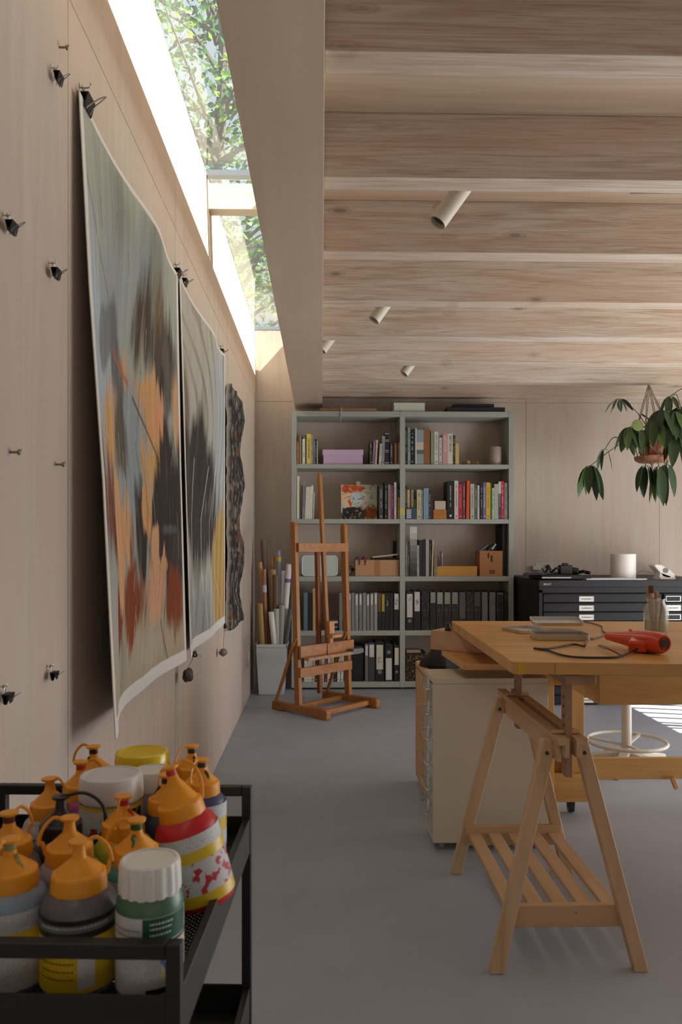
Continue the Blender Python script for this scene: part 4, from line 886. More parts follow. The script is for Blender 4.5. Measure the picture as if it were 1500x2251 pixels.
mk('bolts', b, mat(C(50, 34, 24), .5), ez)

# ------------------------------------------------------------------ waste bin with rolls
BXc, BYc = W(598.5, 1195, 6.50).x, 6.50
bn = thing('waste_bin', 'square white plastic bin in the back left corner', 'bin', (BXc, BYc, 0))
b = MB(); hb_, ht_ = .104, .126; zt_ = .42
def sq(h, z): return [Vector((BXc + h*i, BYc + h*j, z)) for i, j in ((-1,-1),(1,-1),(1,1),(-1,1))]
L_ = [sq(hb_, .002), sq(ht_, zt_), sq(ht_ - .004, zt_), sq(hb_ - .004, .006)]
vs_ = sum(L_, []); fs = [(3, 2, 1, 0)] + [(k*4+j, k*4+(j+1) % 4, (k+1)*4+(j+1) % 4, (k+1)*4+j) for k in range(3) for j in range(4)] + [(12, 13, 14, 15)]
b.add(vs_, fs); mk('bin_body', b, mat(C(206, 212, 214), .4), bn, bevel=.01, seg=3)
b = MB(); e = ht_ + .008
b.box(BXc - e, BXc + e, BYc - e, BYc - ht_ + .004, zt_ - .022, zt_ + .002); b.box(BXc - e, BXc + e, BYc + ht_ - .004, BYc + e, zt_ - .022, zt_ + .002); b.box(BXc - e, BXc - ht_ + .004, BYc - e, BYc + e, zt_ - .022, zt_ + .002); b.box(BXc + ht_ - .004, BXc + e, BYc - e, BYc + e, zt_ - .022, zt_ + .002)
mk('rim', b, mat(C(214, 220, 222), .4), bn, bevel=.002)
M_kr = (172, 132, 98)
rolls = [  # x at rim, x at top, y top, radius px, Y offset, colour, label, hollow
 (594, 579.5, 1187, 6.5, .09, (116, 96, 78), 'tallest dark brown cardboard tube in the white bin'),
 (597, 571, 1236, 5.5, .03, (186, 140, 104), 'tan paper roll leaning left in the white bin'),
 (586, 581, 1251, 4.5, -.02, (170, 116, 88), 'reddish paper roll with a small white tag in the bin'),
 (572, 571.5, 1326, 6.5, -.085, (170, 142, 84), 'short ochre tube at the front left of the white bin'),
 (602, 599, 1223, 4.5, .07, (176, 128, 74), 'thin tan tube behind the middle of the white bin'),
 (604, 600.5, 1252, 7, .02, (186, 150, 108), 'wide pale brown roll in the middle of the bin'),
 (606, 606.5, 1264, 7, -.03, (110, 90, 72), 'dark kraft tube in the middle of the white bin'),
 (622, 612, 1209, 6, .05, (120, 124, 140), 'clear plastic tube with two yellow bands in the bin'),
 (612, 596, 1345, 6, -.095, (232, 230, 222), 'short white paper roll leaning at the front of the bin'),
 (611, 608, 1338, 7, -.055, (176, 180, 172), 'short pale grey roll behind the leaning white roll'),
 (620, 624, 1254, 5.5, .0, (206, 206, 210), 'white paper roll with a torn top in the bin'),
 (624, 636, 1240, 6, -.02, (222, 222, 222), 'white roll with a purple band leaning right in the bin'),
 (625, 620, 1330, 7.5, -.05, (160, 156, 150), 'crumpled grey plastic roll at the right of the bin'),
 (629, 639, 1338, 5, -.06, (90, 90, 94), 'dark grey short tube at the right edge of the bin')]
for (xr, xt, yt, rp, dy, cc, lab) in rolls:
    Y = BYc + dy; top = W(xt, yt, Y); rim = W(xr, 1403, Y); d = (top - rim); base = rim - d * ((rim.z - .02)/max(d.z, .01)) if d.z > .05 else rim
    base.z = .02; base.x = max(BXc - .06, min(BXc + .06, rim.x - d.x*(rim.z/d.z)*.3)); 
    # straight line through the rim point
    base = Vector((base.x, max(BYc - .058, min(BYc + .058, Y)), .02)); dirn = (top - base).normalized(); r_ = rp/F*Y
    t = thing('paper_roll', lab, 'roll', (base.x, base.y, base.z), 'rolls standing in the white bin')
    q = dirn.to_track_quat('Z', 'Y').to_matrix(); L0 = (top - base).length
    b = MB(); b.lathe([(r_*.82, 0), (r_, 0), (r_, L0), (r_*.82, L0), (r_*.82, L0 - .1), (0, L0 - .1)], 20, base, q, cap=False); mk('roll', b, glassmat('clear_film', (.75, .78, .85, 1), ior=1.8, hz=.35) if 'clear' in lab else mat(C(*cc), .6), t)
    def band(f, col, hh, nm_):
        b = MB(); b.lathe([(r_*1.02, -hh), (r_*1.06, -hh), (r_*1.06, hh), (r_*1.02, hh)], 20, base + dirn*(L0*f), q, cap=False); mk(nm_, b, mat(C(*col), .5), t)
    if 'yellow bands' in lab: band(.935, (196, 160, 36), .018, 'yellow_band'); band(.60, (196, 160, 36), .018, 'yellow_band'); b = MB(); b.tube([base + Vector((0, 0, .02)), base + dirn*(L0 - .01)], r_*.5, 12); mk('rolled_sheet', b, mat(C(190, 194, 210), .4), t)
    if 'purple' in lab: band(.87, (124, 104, 176), .016, 'purple_band')
    if 'tag' in lab: band(.84, (206, 196, 206), .03, 'white_tag')

# ------------------------------------------------------------------ flat file cabinet
FY = 5.93; FZ = .968
fx = lambda px: W(px, 1195, FY).x
fz = lambda py: W(1300, py, FY).z
M_blk = mat(C(34, 32, 33), .5, 0, .3)
cab = thing('flat_file_cabinet', 'wide black metal flat file cabinet against the back wall', 'cabinet', ((fx(1186) + fx(1586))/2, FY + .5, 0))
X0, X1 = fx(1185.5), fx(1590)
b = MB(); b.box(X0, X1, FY + .02, YB - .03, .0, FZ - .004); b.box(X0, fx(1193.5), FY, FY + .02, 0, fz(1296)); b.box(fx(1582), X1, FY, FY + .02, 0, fz(1296)); b.box(X0, X1, FY, FY + .02, fz(1303), fz(1290)); mk('carcass', b, M_blk, cab, bevel=.002)
b = MB(); b.box(X0 - .004, X1 + .004, FY - .012, YB - .03, fz(1290), FZ); mk('top_panel', b, mat(C(38, 36, 38), .5, 0, .3), cab, bevel=.003)
b = MB(); M = Matrix.Translation((fx(1203), FY - .0125, fz(1284))) @ Matrix.Rotation(R(90), 4, 'X'); b.text('BISLEY', .021, M); mk('maker_plate', b, mat(C(206, 204, 200), .5), cab)
ys_ = 1305.5; i = 0; hh = 20.2
while ys_ < 1540:
    b = MB(); z1, z0 = fz(ys_), fz(ys_ + hh - 2.2); b.box(fx(1195), fx(1580.5), FY - .004, FY + .02, z0, z1); b.box(fx(1195), fx(1580.5), FY - .012, FY - .004, z1 - .008, z1)
    dr = mk('drawer', b, mat(C(28, 26, 27), .5, 0, .3), cab, bevel=.0015)
    for j, (c0, filled) in enumerate(((1273, True), (1464, i in (1, 4)))):
        zz1, zz0 = fz(ys_ + 5.0), fz(ys_ + 17); a, c_ = fx(c0), fx(c0 + 32.5); y_ = FY - .004
        b = MB(); w = .004
        for bx_ in ((a, c_, zz1 - w, zz1), (a, c_, zz0, zz0 + w), (a, a + w, zz0 + w, zz1 - w), (c_ - w*1.6, c_, zz0 + w, zz1 - w)): b.box(bx_[0], bx_[1], y_ - .004, y_, bx_[2], bx_[3])
        mk('label_frame', b, mat(C(196, 194, 190), .3, .6), dr)
        if filled:
            b = MB(); b.box(a + w, c_ - w, y_ - .002, y_, zz0 + w, zz1 - w); mk('paper_label', b, mat(C(222, 220, 212), .7), dr)
            b = MB(); rn = random.Random(i*3 + j); x = a + .02; zc = (zz0 + zz1)/2
            while x < c_ - .02:
                l = rn.uniform(.003, .007); b.box(x, x + l, y_ - .0028, y_ - .002, zc - rn.uniform(.002, .004), zc + rn.uniform(.002, .004)); x += l + .0018
            mk('label_print', b, mat(C(60, 58, 56), .7), dr)
    ys_ += hh; i += 1
# things on the cabinet
def onf(px, py): return WZ(px, py, FZ)
p = Vector((W(1370.5, 1195, 6.10).x, 6.10, FZ + .0006)); r_ = 27/F*6.10
t = thing('round_speaker', 'white cylinder with a rounded rim standing on the flat file', 'speaker', p)
b = MB(); b.lathe([(r_*.95, 0), (r_, .006), (r_, .19), (r_*.985, .198), (r_*.93, .202), (r_*.86, .199), (0, .197)], 48, p); mk('casing', b, mat(C(226, 222, 216), .45), t)
t = thing('hole_punch', 'large white hole punch standing open on the flat file', 'hole punch', W(1462, 1279, 6.0))
q0 = lambda px, py: W(px, py, 6.0)
b = MB(); poly = [(1438, 1243), (1444, 1240), (1456, 1242), (1475, 1254), (1485, 1263), (1484, 1271), (1474, 1272), (1458, 1268), (1449, 1256)]
b.prism([q0(*p_)[:] for p_ in poly[::-1]], (0, .11, 0)); mk('lever', b, mat(C(222, 216, 206), .4), t, bevel=.006)
b = MB(); b.box(q0(1450, 0).x, q0(1484, 0).x, 5.985, 6.125, FZ + .0006, FZ + .018); b.prism([q0(*p_)[:] for p_ in ((1448, 1277), (1480, 1277), (1474, 1266), (1452, 1258))], (0, .10, 0)); mk('base', b, mat(C(210, 204, 196), .45), t, bevel=.003)
b = MB(); b.lathe([(0, 0), (.02, 0), (.02, .004), (0, .004)], 16, q0(1464, 1254) + Vector((0, -.001, 0)), Matrix.Rotation(R(90), 3, 'X')); mk('grip_recess', b, mat(C(110, 106, 100), .5), t)
t = thing('laptop_case', 'black laptop case with a pale zip edge on the flat file', 'laptop case', onf(1200, 1275))
b = MB(); pl = [onf(1158, 1272), onf(1190, 1282), onf(1275, 1283), onf(1262, 1268), onf(1150, 1266)]
b.prism([Vector((W(px, 1195, y_).x, y_, FZ + .001)) for px, y_ in ((1190, 5.955), (1283, 5.955), (1272, 6.26), (1162, 6.26))], (0, 0, .035)); mk('case_body', b, mat(C(24, 23, 27), .6), t, bevel=.008)
b = MB(); c0, c1 = W(1192, 1271, FY + .01), W(1256, 1271, FY + .01); b.bar(c0 + Vector((0, 0, .004)), c1 + Vector((0, 0, .004)), .004, .009); mk('zip_edge', b, mat(C(190, 186, 178), .5), t)
b = MB(); b.prism([Vector((W(px, 1195, y_).x, y_, FZ + .037)) for px, y_ in ((1150, 5.99), (1196, 5.97), (1232, 6.2), (1156, 6.22))], (0, 0, .014)); one('navy_folder', b, mat(C(44, 46, 62), .55), 'navy folder lying on the black laptop case', 'folder', bevel=.004)
t = thing('camera_gear', 'black camera and straps heaped on the laptop case', 'camera', onf(1245, 1268))
z_ = FZ + .038
b = MB(); c = W(1243, 1262, 6.12); c.z = FZ + .075; b.ob(c, (.05, 0, 0), (0, .035, 0), (0, 0, .036)); b.ob(c + Vector((0, 0, .04)), (.022, 0, 0), (0, .02, 0), (0, 0, .012)); mk('camera_body', b, mat(C(20, 19, 20), .5), t, bevel=.005)
b = MB(); b.lathe([(.026, 0), (.03, .01), (.03, .045), (.026, .05), (0, .045)], 20, c + Vector((.05, -.01, -.008)), Matrix.Rotation(R(100), 3, 'Y')); mk('lens', b, mat(C(16, 16, 17), .35), t)
b = MB(); rnd = random.Random(6)
b.tube(cr([c + Vector((-.05 - .03*i + rnd.uniform(-.01, .01), rnd.uniform(-.05, .03), rnd.uniform(-.02, .0) + (.02 if i % 2 else -.01))) for i in range(6)], 5), .009, 8, flat=.6)
b.tube(cr([c + Vector((.06 + .025*i, rnd.uniform(-.05, .02), -.03 + rnd.uniform(-.0, .022))) for i in range(6)], 5), .014, 8, flat=.6); mk('strap', b, mat(C(26, 23, 23), .7), t)
b = MB(); b.prism([Vector((W(px, 1195, y_).x, y_, FZ + .0006)) for px, y_ in ((1290, 5.925), (1422, 5.925), (1424, 5.995), (1290, 5.995))], (0, 0, .010)); one('paper_stack', b, mat(C(176, 184, 190), .6), 'thin stack of blue-grey papers lying in front of the white cylinder', 'papers', bevel=.001)
b = MB(); b.prism([Vector((W(px, 1195, y_).x, y_, FZ + .0112)) for px, y_ in ((1300, 5.93), (1396, 5.93), (1394, 5.985), (1304, 5.985))], (0, 0, .003)); one('white_envelope', b, mat(C(220, 214, 200), .6), 'white envelope on top of the blue-grey papers', 'envelope')
b = MB(); b.tube(cr([W(px, 1195, 6.4) - Vector((0, 0, H - FZ - dz)) for px, dz in ((1396, .01), (1412, .055), (1438, .035), (1470, .006), (1560, .006))], 6), .004, 6); one('white_cable', b, mat(C(150, 142, 134), .5), 'pale cable running behind the hole punch on the flat file', 'cable')
# socket on back wall
t = thing('wall_socket', 'double white power socket on the back wall above the flat file', 'socket', W(1197, 1253, YB))
b = MB(); a, c_ = W(1177, 1237, YB), W(1216, 1256, YB); b.box(a.x, c_.x, YB - .008, YB, c_.z, a.z); mk('plate', b, mat(C(196, 194, 184), .4), t, bevel=.002)
b = MB(); c = W(1205, 1246, YB - .008); b.lathe([(.0, 0), (.02, 0), (.018, .02), (.011, .035), (0, .036)], 20, c, Matrix.Rotation(R(90), 3, 'X')); mk('plug', b, mat(C(24, 24, 24), .5), t)
b = MB(); q = c + Vector((0, -.03, 0)); b.tube(cr([q, q + Vector((.03, -.02, -.03)), q + Vector((.07, -.1, -.06)), q + Vector((.06, -.3, -.09))], 6), .0035, 6); mk('cord', b, mat(C(26, 26, 26), .5), t)
t = thing('charger_plug', 'white charger plugged in left of the black plug', 'charger', W(1180, 1253, YB - .03)); b = MB(); a, c_ = W(1171, 1243, YB - .03), W(1192, 1253, YB - .03); b.box(a.x, c_.x, YB - .05, YB - .009, c_.z, a.z); mk('charger_body', b, mat(C(206, 202, 194), .4), t, bevel=.004)
# socket on left wall
t = thing('wall_socket', 'white power socket low on the left wall near the bin', 'socket', WX(549, 1460, XL)); a = WX(546, 1447, XL)
b = MB(); b.box(XL, XL + .01, a.y - .05, a.y + .05, a.z - .055, a.z + .055); mk('plate', b, mat(C(206, 206, 202), .4), t, bevel=.003)
b = MB()
for dz in (-.027, .027): b.lathe([(0, 0), (.02, 0), (.02, .004), (0, .004)], 16, (XL + .008, a.y, a.z + dz), Matrix.Rotation(R(90), 3, 'Y'))
mk('outlet', b, mat(C(180, 180, 176), .5), t)

# ------------------------------------------------------------------ hanging plant
PY = 6.15
pot_c = W(1434, 1195, PY); pz = lambda py: W(1434, py, PY).z
hang = thing('macrame_hanger', 'knotted cord plant hanger fixed to the last ceiling joist', 'plant hanger', (pot_c.x, PY, pz(1020)))
b = MB(); hk = Vector((W(1427, 845, 6.25).x, 6.25, 2.553)); zr = pz(950); rr = .135
b.box(hk.x - .004, hk.x + .004, 6.246, 6.254, 2.53, 2.555)
for i in range(4):
    a = R(45 + 90*i); e = Vector((pot_c.x + rr*math.cos(a), PY + rr*math.sin(a), zr)); bt = Vector((pot_c.x + rr*.9*math.cos(a + R(45)), PY + rr*.9*math.sin(a + R(45)), pz(1002))); bt2 = Vector((pot_c.x + rr*.9*math.cos(a - R(45)), PY + rr*.9*math.sin(a - R(45)), pz(1002)))
    for o_ in (-.006, .006): b.tube([hk + Vector((o_, 0, -.01)), hk.lerp(e, .5) + Vector((o_, 0, 0)), e], .0035, 6)
    m_ = Vector((pot_c.x + rr*1.0*math.cos(a), PY + rr*1.0*math.sin(a), pz(972)))
    b.tube([e, m_], .005, 6); b.tube([m_, bt, Vector((pot_c.x, PY, pz(1022)))], .0035, 6); b.tube([m_, bt2, Vector((pot_c.x, PY, pz(1022)))], .0035, 6)
b.tube([Vector((pot_c.x, PY, pz(1022))), Vector((pot_c.x, PY, pz(1085)))], [.009, .016], 8)
mk('cords', b, mat(C(176, 160, 140), .8), hang)
pl = thing('potted_umbrella_plant', 'trailing green plant in a terracotta pot hanging by the back wall', 'plant', (pot_c.x, PY, pz(1015)))
b = MB(); z0, z1 = pz(1008), pz(949); b.lathe([(.085, z0), (.116, pz(972)), (.116, pz(971)), (.135, pz(971)), (.137, z1), (.122, z1), (.118, z1 - .03), (0, z1 - .03)], 40, (pot_c.x, PY, 0)); mk('pot', b, mat(C(190, 112, 76), .6), pl)
b = MB(); b.lathe([(.10, pz(1017)), (.13, pz(1012)), (.138, pz(1004)), (.13, pz(1004)), (.12, pz(1010)), (0, pz(1010))], 40, (pot_c.x, PY, 0)); mk('saucer', b, mat(C(180, 118, 90), .6), pl)
b = MB(); b.lathe([(.117, z1 - .029), (.06, z1 - .018), (0, z1 - .015)], 20, (pot_c.x, PY, 0)); mk('soil', b, mat(C(50, 38, 30), .95), pl)
stem = MB(); leaf = MB(); rnd = random.Random(12)
top0 = Vector((pot_c.x, PY, z1 - .02))
def leafm(base, d, L_, w, droop=.4):
    d = d.normalized(); side = d.cross(Zv)
    if side.length < .05: side = Vector((rnd.uniform(-1, 1), rnd.uniform(-1, 1), 0))
    side.normalize(); a = rnd.uniform(-.9, .9); side = (side*math.cos(a) + d.cross(side)*math.sin(a)).normalized(); nrm = side.cross(d).normalized(); vs_ = []; n = 7
    for i in range(n + 1):
        t_ = i/n; ww = w*math.sin(math.pi*min(1, t_**.85*.97 + .03))**.75; c = base + d*L_*t_ + Vector((0, 0, -droop*L_*t_*t_*.35))
        for j in (-1, 0, 1): vs_.append(c + side*ww*j*.5 + nrm*(abs(j)*ww*.14))
    leaf.add(vs_, [(i*3+j, i*3+j+1, (i+1)*3+j+1, (i+1)*3+j) for i in range(n) for j in range(2)], 0 if rnd.random() < .7 else 1)
def cluster(px, py, Y, n, spread, L_, w, down=1.0, start=None):
    c = W(px, py, Y); s0 = start or top0; mid = (s0 + c)/2 + Vector((0, 0, .05))
    stem.tube(cr([s0, mid, c], 6), .0035, 6)
    for i in range(n):
        a = 2*math.pi*i/n + rnd.uniform(-.3, .3); q = Vector((math.cos(a)*spread, math.sin(a)*spread, -down + rnd.uniform(-.15, .15)))
        s_ = c + Vector((math.cos(a), math.sin(a), -.1))*.025; stem.tube([c, s_], .0018, 5)
        leafm(s_, q, L_*rnd.uniform(.8, 1.1), w*rnd.uniform(.85, 1.1))
cluster(1298, 1024, 6.05, 7, .32, .25, .075); cluster(1330, 988, 6.05, 3, .25, .17, .045, start=W(1366, 965, 6.05)); cluster(1360, 877, 6.1, 6, .75, .13, .045, .8)
cluster(1382, 940, 6.0, 7, .45, .20, .07); cluster(1410, 945, 5.98, 3, .2, .17, .05); cluster(1420, 1024, 5.98, 4, .22, .22, .09, start=W(1410, 950, 5.98)); cluster(1448, 1026, 5.97, 5, .15, .27, .085, start=W(1446, 930, 5.97)); cluster(1466, 1022, 6.0, 5, .2, .22, .075, start=W(1475, 940, 6.0))
cluster(1455, 902, 6.0, 9, .6, .22, .08); cluster(1440, 925, 5.98, 6, .4, .2, .075); cluster(1490, 940, 6.0, 6, .35, .28, .09); cluster(1473, 872, 6.05, 6, .55, .14, .05); cluster(1482, 905, 6.0, 7, .5, .28, .085); cluster(1497, 895, 6.05, 7, .5, .26, .08, start=W(1480, 870, 6.05)); cluster(1512, 905, 6.1, 6, .5, .3, .08)
stem.tube(cr([W(1473, 872, 6.05), W(1490, 860, 6.05), W(1512, 848, 6.05)], 4), .004, 6)
for i in range(5): stem.tube(cr([top0 + Vector((rnd.uniform(-.06, .06), rnd.uniform(-.05, .05), -.02)), top0 + Vector((rnd.uniform(-.06, .06), rnd.uniform(-.05, .05), .07)), top0 + Vector((rnd.uniform(-.1, .1), 0, .16))], 4), .006, 6)
mk('stems', stem, mat(C(96, 92, 62), .7), pl); mk('leaves', leaf, [mat(C(50, 72, 44), .35), mat(C(76, 104, 50), .35)], pl)
b = MB(); c = W(1402, 935, 5.93); b.lathe([(0, 0), (.03, 0), (.046, .002), (.046, .006), (.03, .008), (0, .009)], 28, c, Matrix.Rotation(R(80), 3, 'X')); mk('round_leaf', b, mat(C(120, 134, 80), .45), pl)

# ------------------------------------------------------------------ spotlights and ceiling rod
def spot(px, py, Y, label, L_=.21):
    r_ = .0355; c = W(px, py, Y); d = Vector((-.63, -.1, -.9)).normalized(); top = c - d*((CZ - .03 - c.z)/(-d.z) if False else L_); t = thing('ceiling_spotlight', label, 'spotlight', (top.x, top.y, CZ), 'white ceiling spotlights')
    q = d.to_track_quat('Z', 'Y').to_matrix(); M_w = mat(C(222, 214, 200), .5)
    b = MB(); b.lathe([(r_*.9, 0), (r_, .004), (r_, L_), (r_*.9, L_), (r_*.88, L_ - .02), (0, L_ - .02)], 32, c - d*L_, q, mis=[0, 0, 0, 0, 1]); mk('lamp_housing', b, [M_w, mat(C(90, 86, 80), .5)], t)
    b = MB(); b.lathe([(r_*.78, L_ - .012), (r_*.86, L_ - .004), (r_*.82, L_ - .004)], 24, c - d*L_, q, cap=False); mk('inner_ring', b, mat(C(190, 180, 165), .5), t)
    b = MB(); h = c - d*(L_*.8); b.tube([h, Vector((h.x, h.y, CZ - .004))], .008, 10); b.lathe([(.028, CZ - .012), (.03, CZ - .001)], 24, (h.x, h.y, 0)); mk('ceiling_mount', b, M_w, t)
spot(962, 490, 2.98, 'largest white cylinder spotlight, nearest on the ceiling'); spot(822, 704, 4.45, 'white cylinder spotlight, second nearest on the ceiling', .17); spot(888, 822, 5.86, 'white cylinder spotlight nearest the bookcase', .16); spot(707, 770, 5.15, 'white spotlight mostly hidden behind the deep wooden beam', .16)
b = MB(); a, c_ = W(1386, 423, 2.93), W(1620, 423, 2.93); b.tube([a, c_], .0045, 8); b.tube([a, Vector((a.x, a.y, CZ))], .0035, 8); b.tube([c_, Vector((c_.x, c_.y, CZ))], .0035, 8)
one('ceiling_rod', b, mat(C(36, 40, 48), .6), 'thin dark metal rod hanging between the ceiling joists', 'rod')
# ------------------------------------------------------------------ workbench behind, its boxes and drawer units
M_bench = wood('honey_beech', C(204, 162, 98), C(182, 134, 72), 'X', 1.0, .5, 9, (.3, .7), spec=.4)
M_benchz = wood('honey_beech_upright', C(206, 164, 102), C(186, 138, 78), 'Z', 1.0, .5, 9, (.3, .7), spec=.4)
M_top = wood('butcher_block', C(214, 162, 98), C(196, 138, 76), 'X', 1.0, .38, 8, (.3, .7), spec=.5, c3=C(206, 148, 84))
bench = thing('workbench', 'honey coloured wooden workbench standing behind the raised table', 'workbench', (1.6, 3.3, 0))
BT = .78; fl = WZ(1020, 1459, BT); bl_ = WZ(971, 1428, BT)
b = MB(); b.prism([fl, Vector((2.7, fl.y, BT)), Vector((2.7, bl_.y, BT)), bl_], (0, 0, -.025)); mk('top', b, M_top, bench, bevel=.002)
xa = W(1318, 1500, 3.02).x
b = MB(); b.box(xa, 2.7, 3.02, 3.40, WZ(1318, 1550, 1).z*0 + W(1318, 1550, 3.02).z, BT - .026); mk('drawer_box', b, M_bench, bench, bevel=.002)
xl0 = W(1173, 1600, 3.42).x; xl1 = W(1219, 1600, 3.38).x
b = MB(); b.box(W(1184, 1600, 3.38).x, xl1, 3.38, 3.42, 0, BT - .026); mk('leg', b, M_benchz, bench, bevel=.002)
x2, x3 = W(1240, 1600, 3.55).x, W(1285, 1600, 3.55).x
b = MB(); b.box(x2, x3, 3.55, 3.59, .06, BT - .026); mk('leg', b, M_benchz, bench, bevel=.002)
b = MB(); b.box(2.55, 2.65, 3.38, 3.42, 0, BT - .026); mk('leg', b, M_benchz, bench, bevel=.002)
z1_, z0_ = W(1300, 1668, 3.6).z, W(1300, 1714, 3.6).z
b = MB(); b.box(xl1 + .02, 2.65, 3.60, 3.63, z0_, z1_); mk('stretcher', b, M_bench, bench, bevel=.002)
b = MB(); b.box(xl1, x3, 3.50, 3.549, .07, .19); mk('low_rail', b, M_bench, bench, bevel=.002)
c = W(1485, 1722, 3.58); b = MB(); b.bar(c + Vector((-.015, 0, .03)), c + Vector((.006, 0, -.025)), .02, .022, up=(0, 1, 0)); mk('stretcher_peg', b, M_bench, bench, bevel=.003)
b = MB(); c = Vector((W(1255, 1775, 3.57).x, 3.57, .025)); b.lathe([(0, -.012), (.022, -.012), (.024, 0), (.022, .012), (0, .012)], 20, c, Matrix.Rotation(R(90), 3, 'Y')); b.box(c.x - .015, c.x + .015, 3.555, 3.585, .03, .06); mk('caster', b, mat(C(34, 32, 34), .5), bench)
b = MB(); b.box(x2 + .0, x2 + .03, 3.42, 3.55, BT - .06, BT - .026); b.box(xl1, x2 + .03, 3.395, 3.42, W(1230, 1506, 3.4).z - .0, W(1230, 1500, 3.4).z + .02); mk('apron', b, M_bench, bench)
# open wooden tray on it
P0 = WZ(947, 1427, BT + .001); P1 = WZ(1067, 1438, BT + .001); ux = (P1 - P0); ux.z = 0; ux.normalize(); uy = Vector((-ux.y, ux.x, 0))
t = thing('wooden_tray', 'open pale plywood tray on the left end of the workbench', 'tray', P0)
Lt, Dt, Ht, e = .34, .17, .084, .012; cc = P0 + ux*(Lt/2) + uy*(Dt/2)
M_pink = wood('pale_birch_ply', C(206, 168, 136), C(190, 150, 118), 'X', 1, .6, 8, (.3, .7))
b = MB()
def tb(cx, cy, hx, hy, z0, z1): b.ob(P0 + ux*cx + uy*cy + Vector((0, 0, (z0+z1)/2)), ux*hx, uy*hy, Vector((0, 0, (z1-z0)/2)))
tb(Lt/2, e/2, Lt/2, e/2, 0, Ht); tb(Lt/2, Dt - e/2, Lt/2, e/2, 0, Ht); tb(e/2, Dt/2, e/2, Dt/2 - e, 0, Ht); tb(Lt - e/2, Dt/2, e/2, Dt/2 - e, 0, Ht); tb(Lt/2, Dt/2, Lt/2 - e, Dt/2 - e, 0, .006)
mk('tray_box', b, M_pink, t, bevel=.0015)
b = MB(); tb(-.008, Dt/2, .008, .02, .035, .06); mk('end_cleat', b, M_bench, t, bevel=.002)
b = MB(); c = P0 + ux*.14 + uy*.09 + Vector((0, 0, .0085)); b.lathe([(.018, 0), (.038, 0), (.038, .068), (.018, .068), (.018, 0)], 28, c, cap=False); one('tape_roll', b, mat(C(140, 146, 156), .5), 'grey roll of tape inside the pale plywood tray', 'tape')
b = MB(); c = P0 + ux*.055 + uy*.06 + Vector((0, 0, .0085)); b.lathe([(.013, 0), (.014, .002), (.014, .085), (.009, .088), (.009, .105), (0, .106)], 16, c); one('black_bottle', b, mat(C(46, 48, 48), .4), 'small dark bottle standing in the pale plywood tray', 'bottle')
b = MB(); c = P0 + ux*.16 + uy*.135 + Vector((0, 0, .0085)); b.ob(c + Vector((0, 0, .05)), ux*.03, uy*.016, Vector((0, 0, .05))); one('wood_block', b, mat(C(200, 160, 110), .6), 'tan wooden block standing in the pale plywood tray', 'block', bevel=.002)

def drawer_unit(x0, x1, y0, y1, z0, z1, mcol, label, nd, clear, handles):
    t = thing('drawer_unit', label, 'drawer unit', ((x0+x1)/2, (y0+y1)/2, 0)); e = .018
    b = MB(); b.box(x0, x1, y0, y1, z1 - .022, z1); mk('top_panel', b, mcol, t, bevel=.0015)
    b = MB(); b.box(x0, x1, y0, y0 + e, z0, z1 - .0225); b.box(x0, x1, y1 - e, y1, z0, z1 - .0225); b.box(x1 - .01, x1, y0 + e, y1 - e, z0, z1 - .0225); b.box(x0, x1, y0 + e, y1 - e, z0, z0 + .02); mk('body', b, mcol, t, bevel=.0015)
    hh = (z1 - .03 - z0 - .022)/nd
    for i in range(nd):
        a = z0 + .024 + i*hh; b = MB(); b.box(x0 + .002, x0 + .018, y0 + e + .003, y1 - e - .003, a, a + hh - .004); b.box(x0 + .018, x1 - .02, y0 + e + .01, y1 - e - .01, a + .005, a + hh - .02)
        dr = mk('drawer', b, clear if handles else mcol, t, bevel=.001)
        if handles:
            b = MB(); cy_ = (y0 + y1)/2; zc = a + hh*.80; w = .095
            b.tube(cr([(x0 + .004, cy_ - w, zc), (x0 - .018, cy_ - w, zc), (x0 - .024, cy_ - w*.8, zc), (x0 - .024, cy_ + w*.8, zc), (x0 - .018, cy_ + w, zc), (x0 + .004, cy_ + w, zc)], 4), .0032, 8); mk('handle', b, mat(C(190, 196, 190), .2, .8), dr)
            b = MB(); b.box(x0 - .004, x0 + .0015, cy_ - .02, cy_ + .02, zc - .012, zc + .032); mk('tag', b, mat(C(222, 222, 218), .5), dr)
    for i, (x, y) in enumerate(((x0 + .04, y0 + .04), (x1 - .04, y0 + .04), (x0 + .04, y1 - .04), (x1 - .04, y1 - .04))):
        b = MB(); b.lathe([(0, -.009), (.0145, -.009), (.0155, 0), (.0145, .009), (0, .009)], 18, (x, y, .0157), Matrix.Rotation(R(90), 3, 'Y')); b.box(x - .013, x + .013, y - .012, y + .012, .022, z0); mk('caster', b, mat(C(150, 148, 140), .5), t)
    return t
uz1 = .703; pA = WZ(955, 1491, uz1); ux0 = W(952, 1855, 3.13).x
drawer_unit(ux0, ux0 + .47, 3.125, 3.365, .035, uz1, mat(C(206, 196, 176), .5), 'cream drawer unit on casters with clear handled drawers facing left', 6, mat(C(176, 178, 172), .12, 0, .8), True)
drawer_unit(.497, .92, 3.50, 4.07, .035, .632, wood('pale_birch_ply2', C(206, 164, 122), C(190, 146, 104), 'Z', 1, .6, 8, (.3, .7)), 'plywood drawer unit just behind the cream one', 5, None, False)
b = MB(); c = WZ(966, 1459, .633); c = Vector((c.x, 3.86, .634))
vs_ = []; n = 18; rn = random.Random(3)
prof = [(.10, 0), (.105, .02), (.09, .05), (.065, .075), (.045, .10), (.0, .112)]
b.lathe(prof, 20, c, wob=lambda q, z: 1 + .14*math.sin(q*3 + z*40) + .08*math.sin(q*7)); one('black_bag', b, mat(C(24, 23, 24), .8), 'crumpled black cloth bag lying on the plywood drawer unit', 'bag')

